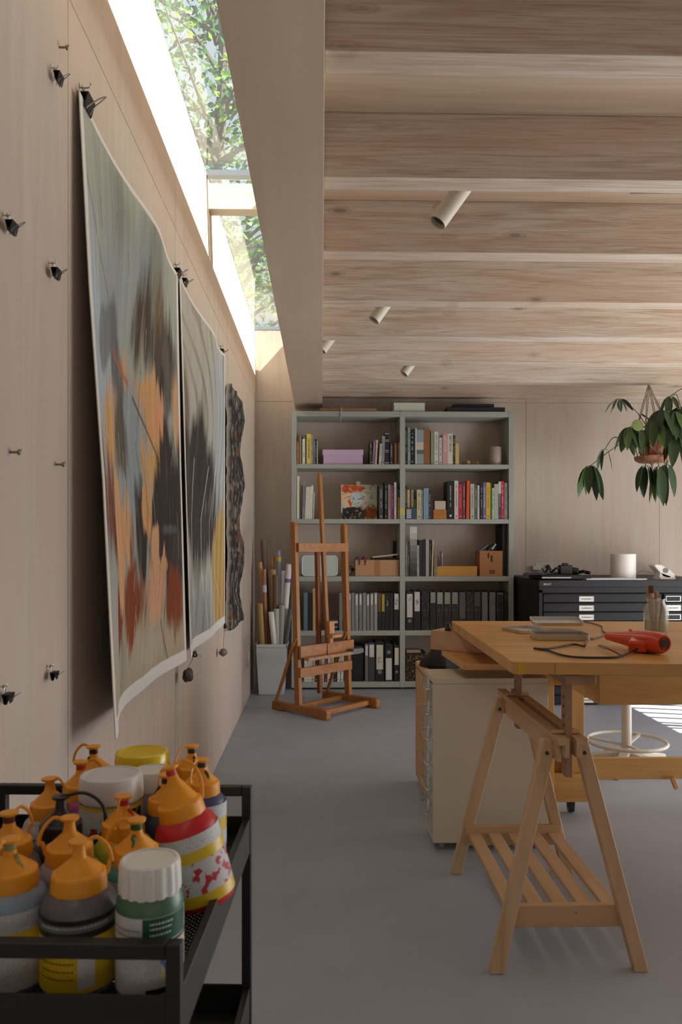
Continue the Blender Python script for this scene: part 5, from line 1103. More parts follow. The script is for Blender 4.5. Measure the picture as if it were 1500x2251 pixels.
# ------------------------------------------------------------------ stool
SY = 4.28; sxp = W(1378, 1600, SY).x
st = thing('swivel_stool', 'white metal swivel stool with a ring footrest behind the workbench', 'stool', (sxp, SY, 0))
M_st = mat(C(206, 200, 186), .4)
b = MB(); b.lathe([(.027, .07), (.027, .56), (.0, .56)], 24, (sxp, SY, 0)); mk('column', b, M_st, st)
zr_ = .145; b = MB(); rr_ = 84/F*SY
ring = [Vector((sxp + rr_*math.cos(a), SY + rr_*math.sin(a), zr_)) for a in [2*math.pi*i/48 for i in range(48)]]; b.tube(ring, .0105, 10, closed=True)
mk('foot_ring', b, M_st, st)
for k_ in range(3):
    a = R(40 + 120*k_ if False else [48, 150, 270][k_]); b = MB(); d = Vector((math.cos(a), math.sin(a), 0)); b.bar(Vector((sxp, SY, zr_ - .02)) + d*.02, Vector((sxp, SY, zr_)) + d*(rr_ - .004), .02, .012); mk('ring_spoke', b, M_st, st, bevel=.003)
for k_ in range(5):
    a = R(20 + 72*k_); d = Vector((math.cos(a), math.sin(a), 0)); s = Vector((-d.y, d.x, 0)); c = Vector((sxp, SY, 0)); b = MB()
    top = [c + d*.02 + s*.03 + Zv*.10, c + d*.02 - s*.03 + Zv*.10, c + d*.26 - s*.018 + Zv*.055, c + d*.285 + Zv*.045, c + d*.26 + s*.018 + Zv*.055]
    bot = [Vector((v.x, v.y, v.z - .03)) for v in top]; n = 5
    b.add(top + bot, [tuple(range(n-1, -1, -1)), tuple(range(n, 2*n))] + [(j, (j+1) % n, n + (j+1) % n, n + j) for j in range(n)]); mk('leg', b, M_st, st, bevel=.006)
    b = MB(); b.lathe([(.012, .0), (.016, .004), (.012, .022)], 14, c + d*.262); mk('glide', b, mat(C(60, 60, 58), .5), st)
b = MB(); b.lathe([(.05, .55), (.16, .56), (.175, .575), (.17, .60), (.0, .605)], 40, (sxp, SY, 0)); mk('seat', b, M_st, st)

# ------------------------------------------------------------------ trestle
M_tr = wood('pale_beech', C(210, 180, 146), C(190, 154, 118), 'Z', 1.2, .5, 9, (.3, .7), spec=.35)
M_try = wood('pale_beech_y', C(208, 176, 142), C(186, 150, 114), 'Y', 1.2, .5, 9, (.3, .7), spec=.35)
tr = thing('trestle', 'adjustable beech trestle with a slatted shelf under the raised table', 'trestle', (.73, 2.59, 0))
ZR = .690; XC = .722
YA, YBk = 2.20, 2.97
# two T shaped rails with a slot
for sgn in (-1, 1):
    b = MB(); i0, i1 = XC + sgn*.010, XC + sgn*.043; w0 = XC + sgn*.024
    prof = [(i0, ZR), (i1, ZR), (i1, ZR - .020), (w0, ZR - .020), (w0, ZR - .056), (i0, ZR - .056)]
    if sgn > 0: prof = prof[::-1]
    b.prism([Vector((x, YA, z)) for x, z in prof], (0, YBk - YA, 0)); mk('top_rail', b, M_try, tr, bevel=.0012)
b = MB(); b.box(XC - .036, XC - .0245, YA + .03, YBk - .03, ZR - .075, ZR - .021); mk('stiffener', b, M_try, tr, bevel=.001)
for (yf, yt, px_) in ((2.245, 2.285, 'f'), (2.925, 2.885, 'r')):
    for sgn in (-1, 1):
        foot = Vector((XC + sgn*.213, yf, 0)); top = Vector((XC + sgn*.046, yt, ZR - .018)); b = MB()
        d = (top - foot); ax = Vector((0, 1, 0)); 
        w = .042; h = .024; sd = Vector((1, 0, 0))
        a = foot + Vector((0, 0, 0)); q = [a - sd*w/2*1.05 - ax*h/2*0, a + sd*w/2*1.05]
        vs_ = []
        for base, z in ((foot, 0), (top, 0)):
            for (i, j) in ((-1, -1), (1, -1), (1, 1), (-1, 1)): vs_.append(base + sd*(w/2*i) + ax*(h/2*j*1.3))
        b.add(vs_, [(3,2,1,0),(4,5,6,7),(0,1,5,4),(1,2,6,5),(2,3,7,6),(3,0,4,7)]); mk('leg', b, M_tr, tr, bevel=.003)
        b = MB(); c = foot.lerp(top, .94) + Vector((0, -.017, 0)); b.lathe([(0, 0), (.006, 0), (.005, .003), (0, .004)], 12, c, Matrix.Rotation(R(90), 3, 'X')); mk('bolt', b, mat(C(70, 66, 62), .4, .7), tr)
M_post = wood('beech_post', C(172, 136, 108), C(146, 110, 84), 'Z', 1.2, .5, 9, (.3, .7))
for (y0, zb) in ((2.235, .568), (2.80, .575)):
    b = MB(); b.box(XC - .0095, XC + .0095, y0, y0 + .044, zb, .8395)
    po = mk('height_post', b, M_post, tr, bevel=.0012)
    b = MB()
    for k_ in range(4): b.lathe([(0, 0), (.0045, 0), (.0045, .0006), (0, .0006)], 12, (XC - .0095, y0 + .022, .80 - k_*.028), Matrix.Rotation(R(-90), 3, 'Y'))
    mk('peg_holes', b, mat(C(40, 26, 18), .9), po)
    b = MB(); b.tube([(XC - .046, y0 + .022, ZR + .007), (XC + .036, y0 + .022, ZR + .007)], .0065, 12); mk('dowel', b, M_tr, tr)
b = MB(); b.box(XC - .014, XC + .075, 2.225, 2.86, .84, .868); mk('top_plate', b, M_post, tr, bevel=.002)
# shelf
zsh = .178
lx = lambda z, s: XC + s*(.213 - .167*z/(ZR - .018))
b = MB(); b.box(lx(.15, -1) - .006, lx(.15, 1) + .006, 2.267, 2.290, .117, .181); fr = mk('shelf_bar', b, wood('pale_beech_x', C(206, 172, 136), C(184, 148, 110), 'X', 1.2, .5, 9, (.3, .7)), tr, bevel=.002)
b = MB(); c = Vector((XC + .03, 2.2668, .160)); b.lathe([(0, 0), (.0045, 0), (.004, .002), (0, .0025)], 12, c, Matrix.Rotation(R(90), 3, 'X')); mk('screw', b, mat(C(150, 160, 160), .3, .8), tr)
b = MB(); b.box(lx(.15, -1) - .006, lx(.15, 1) + .006, 2.885, 2.908, .117, .190); mk('shelf_bar', b, MC['pale_beech_x'], tr, bevel=.002)
x0_, x1_ = lx(.15, -1) + .004, lx(.15, 1) - .004; n = 5; sw = .046; gp = (x1_ - x0_ - n*sw)/(n - 1)
for i in range(n):
    x = x0_ + i*(sw + gp); b = MB(); b.box(x, x + sw, 2.291, 2.884, .150, .166); mk('slat', b, M_try, tr, bevel=.0015)

# ------------------------------------------------------------------ raised table
TZ = .906; TT = .036
FLc, BLc = WZ(1128, 1455, TZ), WZ(993, 1365, TZ); FRd, BRd = WZ(1500, 1465, TZ), WZ(1500, 1370.5, TZ)
FRc = FLc + (FRd - FLc)*((2.7 - FLc.x)/(FRd.x - FLc.x)); FRc.y = FLc.y + (FRc.y - FLc.y)*.55
BRc = Vector((2.7, BLc.y - .10, TZ))
tb_ = thing('work_table_top', 'thick butcher block table top raised on the trestle', 'table top', (FLc + BRc)/2 - Vector((0, 0, TT)))
b = MB(); b.prism([FLc, FRc, BRc, BLc], (0, 0, -TT)); 
def blockmat():
    m = wood('butcher_block2', C(214, 166, 92), C(198, 146, 72), 'X', 1.0, .36, 9, (.3, .7), spec=.5, bump=.02); nt = m.node_tree; N = nt.nodes; L = nt.links
    bb = N['Principled BSDF']; src = bb.inputs['Base Color'].links[0].from_socket
    tc = N.new('ShaderNodeTexCoord'); mp = N.new('ShaderNodeMapping'); mp.inputs['Scale'].default_value = (1, 1, 0); L.new(tc.outputs['Object'], mp.inputs[0])
    br = N.new('ShaderNodeTexBrick'); br.inputs['Scale'].default_value = 1; br.inputs['Brick Width'].default_value = .42; br.inputs['Row Height'].default_value = .043; br.inputs['Mortar Size'].default_value = .0004; br.offset = .37
    br.inputs['Color1'].default_value = (1, 1, 1, 1); br.inputs['Color2'].default_value = (.80, .76, .70, 1); br.inputs['Mortar'].default_value = (.7, .6, .5, 1); L.new(mp.outputs[0], br.inputs['Vector'])
    mx = N.new('ShaderNodeMix'); mx.data_type = 'RGBA'; mx.blend_type = 'MULTIPLY'; mx.inputs[0].default_value = 1; L.new(src, mx.inputs[6]); L.new(br.outputs[0], mx.inputs[7]); L.new(mx.outputs[2], bb.inputs['Base Color']); return m
mk('table_top', b, blockmat(), tb_, bevel=.002)
d = (FRc - FLc).normalized(); nrm = Vector((d.y, -d.x, 0))
b = MB(); c = FLc + d*.023 + nrm*.0008 + Vector((0, 0, -TT/2)); b.ob(c, d*.011, -nrm*.0006, Vector((0, 0, TT/2))); one('yellow_tape', b, mat(C(206, 160, 36), .5), 'strip of yellow tape on the front corner of the table top', 'tape')
# open metal paint tins
M_tin = mat(C(206, 206, 204), .40, .6)
def tin(name, label, c, ax, ay, hx, hy, h, tilt=0, cat='tin', inside=None, z=None):
    ax = Vector(ax).normalized(); ay = Vector((-ax.y, ax.x, 0)); az = Vector((0, 0, 1))
    if tilt: ay, az = ay*math.cos(tilt) + az*math.sin(tilt), az*math.cos(tilt) - ay*math.sin(tilt)
    t = thing(name, label, cat, c); b = MB(); e = .0012; n = 5; r_ = .014
    def ringp(o, zz):
        out = []
        for (sx_, sy_, a0) in ((1, 1, 0), (-1, 1, 90), (-1, -1, 180), (1, -1, 270)):
            for i in range(n + 1):
                a = R(a0 + 90*i/n); out.append(c + ax*(sx_*(hx - r_) + (r_ + o)*math.cos(a)) + ay*(sy_*(hy - r_) + (r_ + o)*math.sin(a)) + az*zz)
        return out
    L4 = [ringp(-.001, 0), ringp(0, .002), ringp(0, h - .002), ringp(.0012, h), ringp(-.0012, h), ringp(-.0015, .0025)]; m_ = len(L4[0]); vs_ = sum(L4, [])
    b.add(vs_, [tuple(reversed(range(m_)))] + [(k_*m_ + j, k_*m_ + (j+1) % m_, (k_+1)*m_ + (j+1) % m_, (k_+1)*m_ + j) for k_ in range(5) for j in range(m_)] + [tuple(5*m_ + j for j in range(m_))]); mk('tin_shell', b, M_tin, t)
    if inside:
        b = MB(); b.ob(c + az*(h*.42), ax*(hx*.9), ay*(hy*.85), az*(h*.3)); mk('black_palette', b, mat(C(26, 24, 24), .5), t, bevel=.001)
    return t
k1 = WZ(1230, 1404, TZ)
tin('metal_paint_tin', 'open silver paint tin with a black inside, front one on the table', Vector((k1.x, k1.y, TZ + .001)), (1, -.06, 0), 0, .096, .060, .022, inside=True)
k2 = WZ(1235, 1388, TZ)
tin('metal_tin_lid', 'silver tin lid standing tilted behind the front paint tin', Vector((k2.x + .0, k2.y + .068, TZ + .026)), (1, -.06, 0), 0, .098, .050, .014, tilt=R(9), inside=False)
k3 = WZ(1146, 1390, TZ)
tin('metal_tin_lid', 'flat silver tin lid left of the front paint tin', Vector((k3.x + .028, k3.y + .03, TZ + .001)), (1, .25, 0), 0, .065, .085, .012)
# glass jar with brushes
jc = WZ(1443, 1392, TZ); jc.z = TZ + .0008
jar = thing('glass_jar', 'glass jar with brushes behind the red hair dryer', 'jar', jc); r_ = 26/F*2.95
b = MB(); b.lathe([(r_*.9, 0), (r_, .006), (r_*1.02, .07), (r_*1.0, .095), (r_*.72, .115), (r_*.70, .125), (r_*.74, .127), (r_*.74, .132), (r_*.66, .132), (r_*.66, .116), (r_*.92, .092), (r_*.94, .01), (0, .006)], 36, jc, cap=False); mk('glass', b, glassmat('jar_glass', (.88, .87, .82, 1), ior=1.7, hz=.12), jar)
b = MB(); b.lathe([(0, .0065), (r_*.9, .0075), (r_*.9, .05), (0, .05)], 30, jc); mk('murky_water', b, glassmat('murky', (.75, .70, .6, 1), ior=1.2, hz=.35), jar)
for i, (dx, dy, tx, ty, hh, cc, w, lab) in enumerate(((-.01, .0, -.016, .0, .19, (96, 76, 62), .016, 'broad dark bristled brush standing in the glass jar'), (.005, .01, .004, .01, .165, (190, 150, 110), .014, 'tan wooden handled brush in the middle of the glass jar'),
        (.010, -.006, .022, -.004, .158, (22, 20, 20), .009, 'black tipped brush leaning right in the glass jar'), (-.012, .012, -.022, .012, .175, (170, 140, 110), .012, 'pale broad brush at the back left of the glass jar'))):
    t = thing('paint_brush', lab, 'brush', jc + Vector((dx, dy, .008)), 'brushes in the glass jar'); p0 = jc + Vector((dx*.8, dy, .0085)); p1 = jc + Vector((tx, ty, hh*.72)); p2 = p0 + (p1 - p0)*1.36
    b = MB(); b.tube([p0, p1], [.004, .005], 8); mk('handle', b, mat(C(176, 130, 90), .5), t)
    b = MB(); b.tube([p1, p1.lerp(p2, .35)], [w*.45, w*.5], 10, flat=1.0); mk('ferrule', b, mat(C(190, 176, 160), .3, .6), t)
    b = MB(); b.tube([p1.lerp(p2, .35), p1.lerp(p2, .8), p2], [w*.55, w*.75, w*.6], 10); mk('bristles', b, mat(C(*cc), .8), t)
# hair dryer
hd = thing('hair_dryer', 'glossy red-orange hair dryer lying on the raised table', 'hair dryer', WZ(1405, 1437, TZ))
M_red = mat(C(214, 66, 26), .18, 0, .5, .4)
N0 = W(1338, 1398, 2.60); R0 = W(1461, 1409, 2.35); N0.z = max(N0.z, TZ + .026); R0.z = TZ + .0365
ax = (R0 - N0); Lh = ax.length; q = ax.to_track_quat('Z', 'Y').to_matrix()
b = MB(); b.lathe([(.0, .03), (.012, .03), (.0135, .0), (.0155, 0), (.0165, .02), (.022, Lh*.30), (.030, Lh*.52), (.0355, Lh*.74), (.0345, Lh*.88), (.031, Lh*.97), (.026, Lh), (.020, Lh), (.0, Lh)], 36, N0, q, cap=False); mk('body', b, M_red, hd)
b = MB(); b.lathe([(.0, Lh + .001), (.0125, Lh + .001), (.0125, Lh + .003), (0, Lh + .003)], 30, N0, q)
mk('rear_vent', b, mat(C(30, 26, 26), .5), hd)
b = MB(); b.lathe([(.0165, Lh + .0005), (.0195, Lh + .0005), (.0195, Lh + .002), (.0165, Lh + .002)], 30, N0, q, cap=False); mk('vent_ring', b, mat(C(24, 20, 20), .5), hd)
m0 = N0 + ax*.56; he = WZ(1402, 1437, TZ); he = Vector((he.x, he.y, TZ + .020))
b = MB(); dh = (he - m0).normalized(); sdh = dh.cross(Zv).normalized(); uh = sdh.cross(dh)
for k_ in (1,):
    a0, a1 = m0 + dh*.02, he; ws = ((.024, .0175), (.028, .0188))
    vs_ = []
    for c, (w, h) in ((a0, ws[0]), (a1, ws[1])):
        for (i, j) in ((-1,-1),(1,-1),(1,1),(-1,1)): vs_.append(c + sdh*(w*i) + uh*(h*j))
    b.add(vs_, [(0,1,2,3),(7,6,5,4),(4,5,1,0),(5,6,2,1),(6,7,3,2),(7,4,0,3)])
mk('handle', b, M_red, hd, bevel=.007, seg=3)
b = MB(); c = m0 + Vector((.004, -.034, .004)); 
for o_ in (-.006, .006): b.lathe([(0, 0), (.003, 0), (.003, .002), (0, .002)], 10, c + ax.normalized()*o_, Matrix.Rotation(R(70), 3, 'X'))
mk('screw_holes', b, mat(C(40, 16, 10), .6), hd)
b = MB(); c = N0 + ax*.42 + Vector((0, 0, .027)); b.lathe([(.005, 0), (.005, .005), (0, .006)], 12, c); mk('switch', b, M_red, hd)
zc_ = TZ + .0045
def tp(px, py, dz=0): v = WZ(px, py, TZ); return Vector((v.x, v.y, zc_ + dz))
b = MB(); b.tube(cr([he + dh*.0 + Vector((0, 0, -.004)), he + Vector((-.02, -.012, -.010)), tp(1360, 1447), tp(1320, 1449), tp(1270, 1448), tp(1235, 1443), tp(1205, 1433), tp(1175, 1428), tp(1200, 1429.5), tp(1232, 1424), tp(1262, 1420, .001), tp(1285, 1424)], 8), .0034, 8); mk('cord', b, mat(C(34, 32, 34), .5), hd)
b = MB(); b.tube(cr([tp(1362, 1447, .006), tp(1340, 1437, .008), tp(1322, 1430, .006), tp(1316, 1424, .004), tp(1330, 1429, .006), tp(1350, 1440, .008), tp(1366, 1448, .006)], 6), .0014, 6); mk('cord_tie', b, mat(C(24, 22, 22), .5), hd)
b = MB(); b.tube(cr([tp(1286, 1421), tp(1292, 1408), tp(1308, 1406), tp(1328, 1399), tp(1333, 1395), tp(1325, 1389), tp(1324, 1380), tp(1312, 1375), tp(1296, 1371), tp(1280, 1368)], 6), .0028, 8); one('extension_cable', b, mat(C(92, 86, 88), .5), 'grey cable curling from behind the tins to the hair dryer cord', 'cable')
# ------------------------------------------------------------------ cart
ca_ = R(2.8); cd = Vector((math.sin(ca_), math.cos(ca_), 0)); cw = Vector((math.cos(ca_), -math.sin(ca_), 0))
FRp = Vector((W(397, 1195, .75).x, .75, 0)); CWd, CDp = .41, .50
def K(u, v, z): return FRp + cw*(u - CWd) + cd*v + Zv*z      # u 0..CWd from left, v depth
M_cart = mat(C(25, 23, 24), .5)
cart = thing('utility_cart', 'black metal utility cart full of paint bottles in the left foreground', 'cart', K(CWd/2, CDp/2, 0))
pw = .015
def kb(b, u0, u1, v0, v1, z0, z1): b.ob(K((u0+u1)/2, (v0+v1)/2, (z0+z1)/2), cw*((u1-u0)/2), cd*((v1-v0)/2), Zv*((z1-z0)/2))
for u in (0, CWd - pw):
    for v in (0, CDp - pw):
        b = MB(); kb(b, u, u + pw, v, v + pw, .06, .862); mk('post', b, M_cart, cart, bevel=.0015)
        b = MB(); b.lathe([(0, -.01), (.024, -.01), (.026, 0), (.024, .01), (0, .01)], 20, K(u + pw/2, v + pw/2, .026), Matrix.Rotation(R(90), 3, 'Y')); kb(b, u + .002, u + pw - .002, v + .002, v + pw - .002, .03, .06); mk('caster', b, mat(C(28, 28, 28), .5), cart)
for v in (0, CDp - pw):
    b = MB(); kb(b, pw, CWd - pw, v, v + pw, .847, .862); mk('handle_rail', b, M_cart, cart, bevel=.0015)
def trayp(name, z0, z1, zf, meshy):
    b = MB(); kb(b, pw, CWd - pw, .002, .005, z0, z1); kb(b, pw, CWd - pw, CDp - .005, CDp - .002, z0, z1); kb(b, .002, .005, pw, CDp - pw, z0, z1); kb(b, CWd - .012, CWd - .002, pw, CDp - pw, z0, z1)
    o = mk(name, b, M_cart, cart, bevel=.001)
    b = MB()
    if not meshy: kb(b, .005, CWd - .012, .005, CDp - .005, zf - .002, zf)
    else:
        ux_, uy_ = CWd - .017, CDp - .01; p = .0078; t_ = .0011
        for sg in (1, -1):
            k_ = -uy_ if sg > 0 else 0; 
            while k_ < (ux_ if sg > 0 else ux_ + uy_):
                if sg > 0: a0 = (max(k_, 0), max(-k_, 0)); a1 = (min(k_ + uy_, ux_), min(ux_ - k_, uy_))
                else: a0 = (min(k_, ux_), max(k_ - ux_, 0)); a1 = (max(k_ - uy_, 0), min(k_, uy_))
                if abs(a1[0] - a0[0]) > .004: b.bar(K(.005 + a0[0], .005 + a0[1], zf - .001), K(.005 + a1[0], .005 + a1[1], zf - .001), t_*1.6, .0016)
                k_ += p
    mk('tray_floor', b, M_cart, o, smooth=False)
    return o
trayp('top_tray', .757, .812, .785, True); trayp('lower_tray', .49, .542, .50, False); trayp('bottom_tray', .10, .15, .11, False)

# ------------------------------------------------------------------ paint bottles
M_cap = mat(C(236, 156, 28), .45)
Z0 = .7855
def bottle(px, Y, r, body, label, bands, kind='spout', lean=(0, 0), hb_=.100, top=.935, cap=None, loop=0.0, lidr=None, wear=None, spout_dark=None, dz=0, noloop=False):
    x = W(px, 1195, Y).x; B = Vector((x, Y, Z0 + dz)); t = thing('paint_bottle' if kind != 'jar' else 'paint_jar', label, 'paint bottle' if kind != 'jar' else 'paint jar', B, 'paint bottles on the cart')
    M = (Matrix.Rotation(lean[0], 3, 'Y') @ Matrix.Rotation(lean[1], 3, 'X'))
    if abs(lean[0]) > .01: B = B + Vector((0, 0, r*abs(math.sin(lean[0]))))
    cap = cap or M_cap; rc = r*.66; ht = top - Z0
    bm = mat(C(*body), .35, 0, .5) if not isinstance(body, bpy.types.Material) else body
    if kind == 'jar':
        hl = lidr[1]; b = MB(); hb2 = ht - hl
        b.lathe([(r*.93, 0), (r, .006), (r, hb2*.85), (r*.97, hb2*.92), (r*.88, hb2), (0, hb2)], 40, B, M); mk('jar_body', b, bm, t)
        lr = lidr[0]; b = MB(); fl_ = lidr[2]
        wob = (lambda q, z: 1 + (.022*(1 if math.sin(q*fl_) > 0 else -1) if .0 < z < hb2 + hl*.86 and fl_ else 0))
        b.lathe([(lr, hb2 - .002), (lr*1.01, hb2 + .002), (lr*.99, hb2 + hl*.6), (lr*.98, hb2 + hl*.85), (lr*.95, hb2 + hl*.97), (lr*.86, hb2 + hl), (lr*.82, hb2 + hl*.93), (0, hb2 + hl*.93)], 96 if fl_ else 48, B, M, wob=wob if fl_ else None); mk('lid', b, cap, t)
    else:
        b = MB(); b.lathe([(r*.92, 0), (r, .006), (r, hb_*.80), (r*.975, hb_*.86), (r*.90, hb_*.93), (rc*1.1, hb_*.99), (rc*1.0, hb_), (rc*.9, hb_ + .003), (0, hb_ + .003)], 44, B, M); mk('bottle_body', b, bm, t)
        hc = ht - hb_; z = hb_ - .002
        b = MB(); b.lathe([(rc*1.12, z), (rc*1.14, z + .004), (rc*1.10, z + .018), (rc*1.0, z + .0205)], 12, B, M); mk('collar', b, cap, t, bevel=.0012)
        b = MB(); z2 = z + .0185; zt2 = ht - .012
        b.lathe([(rc*.96, z2), (rc*.90, z2 + .003), (.0078, zt2 - .006), (.0064, zt2 + .001), (.006, ht - .004), (.0105, ht - .003), (.011, ht - .0004), (.009, ht), (0, ht)], 28, B, M); mk('spout', b, cap, t)
        if spout_dark:
            b = MB(); b.lathe([(.0066, zt2), (.0068, zt2 + .001), (.0066, ht - .005)], 20, B, M, cap=False); mk('dried_paint', b, mat(C(*spout_dark), .4), t)
            b = MB(); rn = random.Random(int(px)); a = loop + 1.2; P_ = []
            for i in range(6):
                f = i/5; rr2 = .0085 + (rc*.93 - .0085)*f*.8; P_.append(B + M @ Vector((math.cos(a + rn.uniform(-.12, .12))*rr2, math.sin(a + rn.uniform(-.12, .12))*rr2, zt2 - .004 - (zt2 - z2)*f*.8)))
            b.tube(cr(P_, 3), .0022, 6); mk('paint_drip', b, mat(C(*spout_dark), .4), t)
        if not noloop:
            b = MB(); a = loop; d = Vector((math.cos(a), math.sin(a), 0)); pts = [Vector((0, 0, ht - .0015)) + d*.008, Vector((0, 0, ht + .001)) + d*.018, Vector((0, 0, ht - .010)) + d*.029, Vector((0, 0, ht - .026)) + d*.0335, Vector((0, 0, z + .026)) + d*(rc*1.22), Vector((0, 0, z + .012)) + d*(rc*1.08)]
            b.tube([B + M @ p for p in cr(pts, 5)], .0021, 8, flat=.5); mk('strap', b, cap, t)
    if bands:
        if kind == 'spout' and hb_ < .11: bands = [(a_*1.24, b_*1.24, m_) for a_, b_, m_ in bands]
        b = MB(); ms = []; k_ = 0; prof = []; mis = []
        for (z0, z1, m_) in bands: 
            if not prof: prof.append((r*1.012, z0))
            prof.append((r*1.012, z1)); mis.append(k_); ms.append(m_); k_ += 1
        b.lathe(prof, 44, B, M, mis=mis, cap=False); mk('paper_label', b, ms, t)
    return t, B, M, r
YL, WH = mat(C(216, 182, 26), .4), mat(C(206, 206, 206), .45)
BLK = mat(C(34, 34, 36), .4)
PR = speck('small_print_white', C(206, 206, 206), C(180, 180, 183), 420, (.56, .62)); PY_ = speck('small_print_yellow', C(216, 182, 26), C(180, 150, 36), 420, (.6, .66))
SP = speck('red_spattered_print', C(200, 200, 200), C(184, 50, 64), 75, (.53, .555))
h5 = lambda *z: list(zip(z[:-1], z[1:]))
def text_arc(t, B, M, r, txt, z, size, a0, col, nm):
    """lettering bent round a bottle, one glyph after another, facing outwards"""
    b = MB(); a = R(a0); adv = size*.62/r
    a -= adv*(len(txt) - 1)/2
    for ch in txt:
        if ch != ' ':
            n = Vector((math.cos(a), math.sin(a), 0)); tx = Vector((-n.y, n.x, 0)); R3 = Matrix(((tx.x, 0, n.x), (tx.y, 0, n.y), (0, 1, 0)))
            M4 = Matrix.Translation(B) @ M.to_4x4() @ Matrix.Translation(n*(r*1.012 + .0003) + Vector((0, 0, z))) @ R3.to_4x4(); b.text(ch, size, M4, ext=.0001)
        a += adv
    mk(nm, b, mat(C(*col), .5), t)
def marks_arc(t, B, M, r, rows, a0, a1, h, col, nm):
    b = MB(); rn = random.Random(int(r*1e5) + len(rows))
    for z in rows:
        a = R(a0)
        while a < R(a1):
            da = rn.uniform(.03, .09); q = []
            for aa in (a, a + da): n = Vector((math.cos(aa), math.sin(aa), 0)); q.append(n*(r*1.012 + .0003) + Vector((0, 0, z))); q.append(n*(r*1.012 + .0003) + Vector((0, 0, z + h)))
            b.add([B + M @ v for v in q], [(0, 2, 3, 1)]); a += da + .025
    mk(nm, b, mat(C(*col), .6), t)
def patch(t, B, M, r, a0, a1, z0, z1, m_, nm, k_=1.016):
    b = MB(); n = 10; q = []
    for i in range(n + 1):
        a = R(a0 + (a1 - a0)*i/n); d = Vector((math.cos(a)*r*k_, math.sin(a)*r*k_, 0)); q += [B + M @ (d + Vector((0, 0, z0))), B + M @ (d + Vector((0, 0, z1)))]
    b.add(q, [(2*i, 2*i+2, 2*i+3, 2*i+1) for i in range(n)]); mk(nm, b, m_, t)
t, B, M, r = bottle(174, .828, .0395, (98, 92, 96), 'dark grey bottle with yellow label and orange spout cap at the front', [(.006, .050, PY_), (.050, .0505, YL), (.0505, .056, BLK), (.056, .062, mat(C(120, 120, 122), .5)), (.062, .066, BLK)], loop=R(20))
patch(t, B, M, r, 285, 310, .012, .044, WH, 'white_patch'); marks_arc(t, B, M, r, [.073], 225, 330, .0024, (200, 200, 196), 'fine_print'); marks_arc(t, B, M, r, [.022, .030, .038, .046, .054], 225, 280, .0016, (110, 90, 20), 'fine_print')
b = MB(); n_ = Vector((math.cos(R(268)), math.sin(R(268)), 0)); 
t, B, M, r = bottle(22, .836, .0395, (132, 148, 164), 'light blue bottle with white and yellow label at the front left', [(.004, .040, PR), (.040, .052, YL), (.052, .068, PR)], loop=R(265), spout_dark=(150, 150, 90))
t, B, M, r = bottle(330, .812, .0345, (76, 112, 84), 'green jar with a ribbed white screw lid at the front', [(.010, .060, PR), (.060, .063, BLK), (.063, .089, WH)], 'jar', top=.922, cap=mat(C(226, 224, 218), .5), lidr=(.0315, .030, 18))
patch(t, B, M, r, 270, 360, .064, .0885, mat(C(30, 84, 62), .4), 'green_patch'); patch(t, B, M, r, 300, 360, .024, .059, speck('child_print', C(210, 206, 150), C(80, 120, 190), 60, (.5, .55)), 'picture_patch'); marks_arc(t, B, M, r, [.071, .077, .082], 282, 318, .0018, (210, 214, 210), 'fine_print'); marks_arc(t, B, M, r, [.070, .076], 205, 262, .0014, (110, 110, 108), 'fine_print')
patch(t, B, M, r, 275, 330, .012, .018, BLK, 'black_bar', 1.018)
t, B, M, r = bottle(20, .918, .036, (120, 96, 92), 'brown bottle with open orange cap behind the light blue bottle', [(.01, .06, PR)], loop=R(60), spout_dark=(90, 50, 40))
t, B, M, r = bottle(153, .900, .0365, (150, 136, 138), 'pale mauve bottle with orange cap behind the dark grey bottle', [(.006, .05, YL), (.05, .066, PR)], loop=R(205))
t, B, M, r = bottle(134, .975, .0355, (62, 58, 72), 'dark violet bottle with a black spout cap and long strap', [(.006, .05, PR), (.05, .06, BLK)], cap=mat(C(28, 26, 28), .4), noloop=True)
b = MB(); c = B + Vector((0, 0, .1485)); b.tube(cr([c, c + Vector((.03, 0, .004)), c + Vector((.052, 0, -.012)), c + Vector((.055, -.004, -.038)), c + Vector((.042, -.006, -.056)), c + Vector((.026, -.004, -.06))], 6), .0022, 8); mk('strap', b, mat(C(28, 26, 28), .4), t)
t, B, M, r = bottle(110, 1.050, .0355, speck('crinkled_silver', C(190, 188, 190), C(150, 148, 152), 60, (.4, .6), .35), 'white bottle with orange cap behind the black capped bottle', [(.006, .05, PR), (.05, .064, BLK)], loop=R(330))
t, B, M, r = bottle(271, .975, .0365, (170, 168, 44), 'lime yellow bottle with orange cap left of the red bottle', [(.006, .045, YL), (.045, .058, PR)], loop=R(272), spout_dark=(190, 40, 30))
t, B, M, r = bottle(300, .892, .0350, (60, 130, 118), 'teal bottle with orange cap between the lime and green ones', [(.006, .060, mat(C(70, 130, 120), .4)), (.060, .072, PR)], loop=R(200), spout_dark=(30, 90, 40))
t, B, M, r = bottle(245, 1.062, .0415, (190, 186, 184), 'wide white tub with a domed white lid and yellow rim', [(.006, .028, PR), (.028, .09, SP), (.09, .112, PR), (.112, .1165, YL)], 'jar', top=.937, cap=mat(C(212, 212, 212), .35), lidr=(.0425, .030, 0))
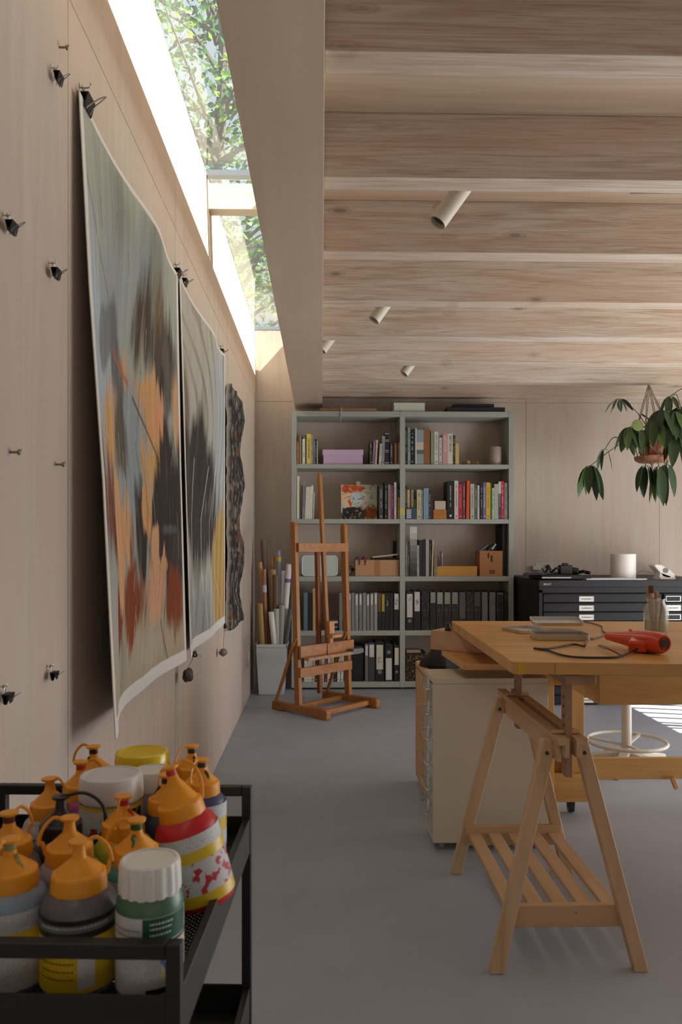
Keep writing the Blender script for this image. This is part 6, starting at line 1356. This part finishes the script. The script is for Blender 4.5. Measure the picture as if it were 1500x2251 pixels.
patch(t, B, M, r, 300, 350, .05, .111, speck('black_gold_patch', C(34, 32, 32), C(150, 130, 50), 90, (.55, .6)), 'dark_patch')
t, B, M, r = bottle(337, 1.125, .027, (176, 176, 180), 'small white jar with a flat white lid behind the red bottle', [(.006, .09, PR)], 'jar', top=.925, cap=mat(C(216, 214, 204), .5), lidr=(.0285, .026, 0))
t, B, M, r = bottle(313, 1.195, .0405, (190, 168, 60), 'tub with a glossy yellow lid at the back of the cart', [(.006, .06, PR), (.06, .105, speck('worn_pink_print', C(190, 170, 166), C(120, 110, 60), 60, (.5, .6)))], 'jar', top=.932, cap=mat(C(226, 196, 20), .25), lidr=(.0415, .036, 0))
t, B, M, r = bottle(366, 1.063, .0345, (44, 48, 66), 'navy bottle with stained orange cap hidden behind the red bottle', [(.006, .05, PR)], loop=R(120), spout_dark=(30, 40, 40))
t, B, M, r = bottle(444, 1.138, .0355, (70, 72, 110), 'indigo bottle with orange cap behind the leaning red bottle', [(.0, .04, PR), (.04, .056, YL), (.056, .072, PR)], loop=R(250), spout_dark=(40, 40, 36))
t, B, M, r = bottle(422, 1.215, .0350, (120, 120, 120), 'grey bottle with stained orange cap in the back right corner', [(.006, .07, PR)], loop=R(230), spout_dark=(40, 40, 36))
t, B, M, r = bottle(178, 1.130, .0350, (170, 70, 130), 'magenta bottle with red stained orange cap behind the white tub', [(.006, .07, PR)], loop=R(10), spout_dark=(206, 60, 30))
t, B, M, r = bottle(206, 1.215, .0350, (150, 60, 40), 'rust bottle with orange cap in the back left of the group', [(.006, .07, PR)], loop=R(170), spout_dark=(50, 40, 36))
t, B, M, r = bottle(452, .992, .0405, (196, 34, 44), 'large red bottle with spattered label leaning left', [(.008, .022, YL), (.022, .062, SP), (.062, .076, YL), (.076, .094, PR)], lean=(R(-15), 0), hb_=.112, top=.962, loop=R(25), spout_dark=(206, 50, 40))

dup = {k: v for k, v in LABELS.items() if len(v) > 1}
if dup: print('DUP LABELS', dup)
for v in LABELS:
    if len(v.split()) > 16: print('LONG', len(v.split()), v)
for o in list(bpy.data.objects):
    if 'org' in o: del o['org']
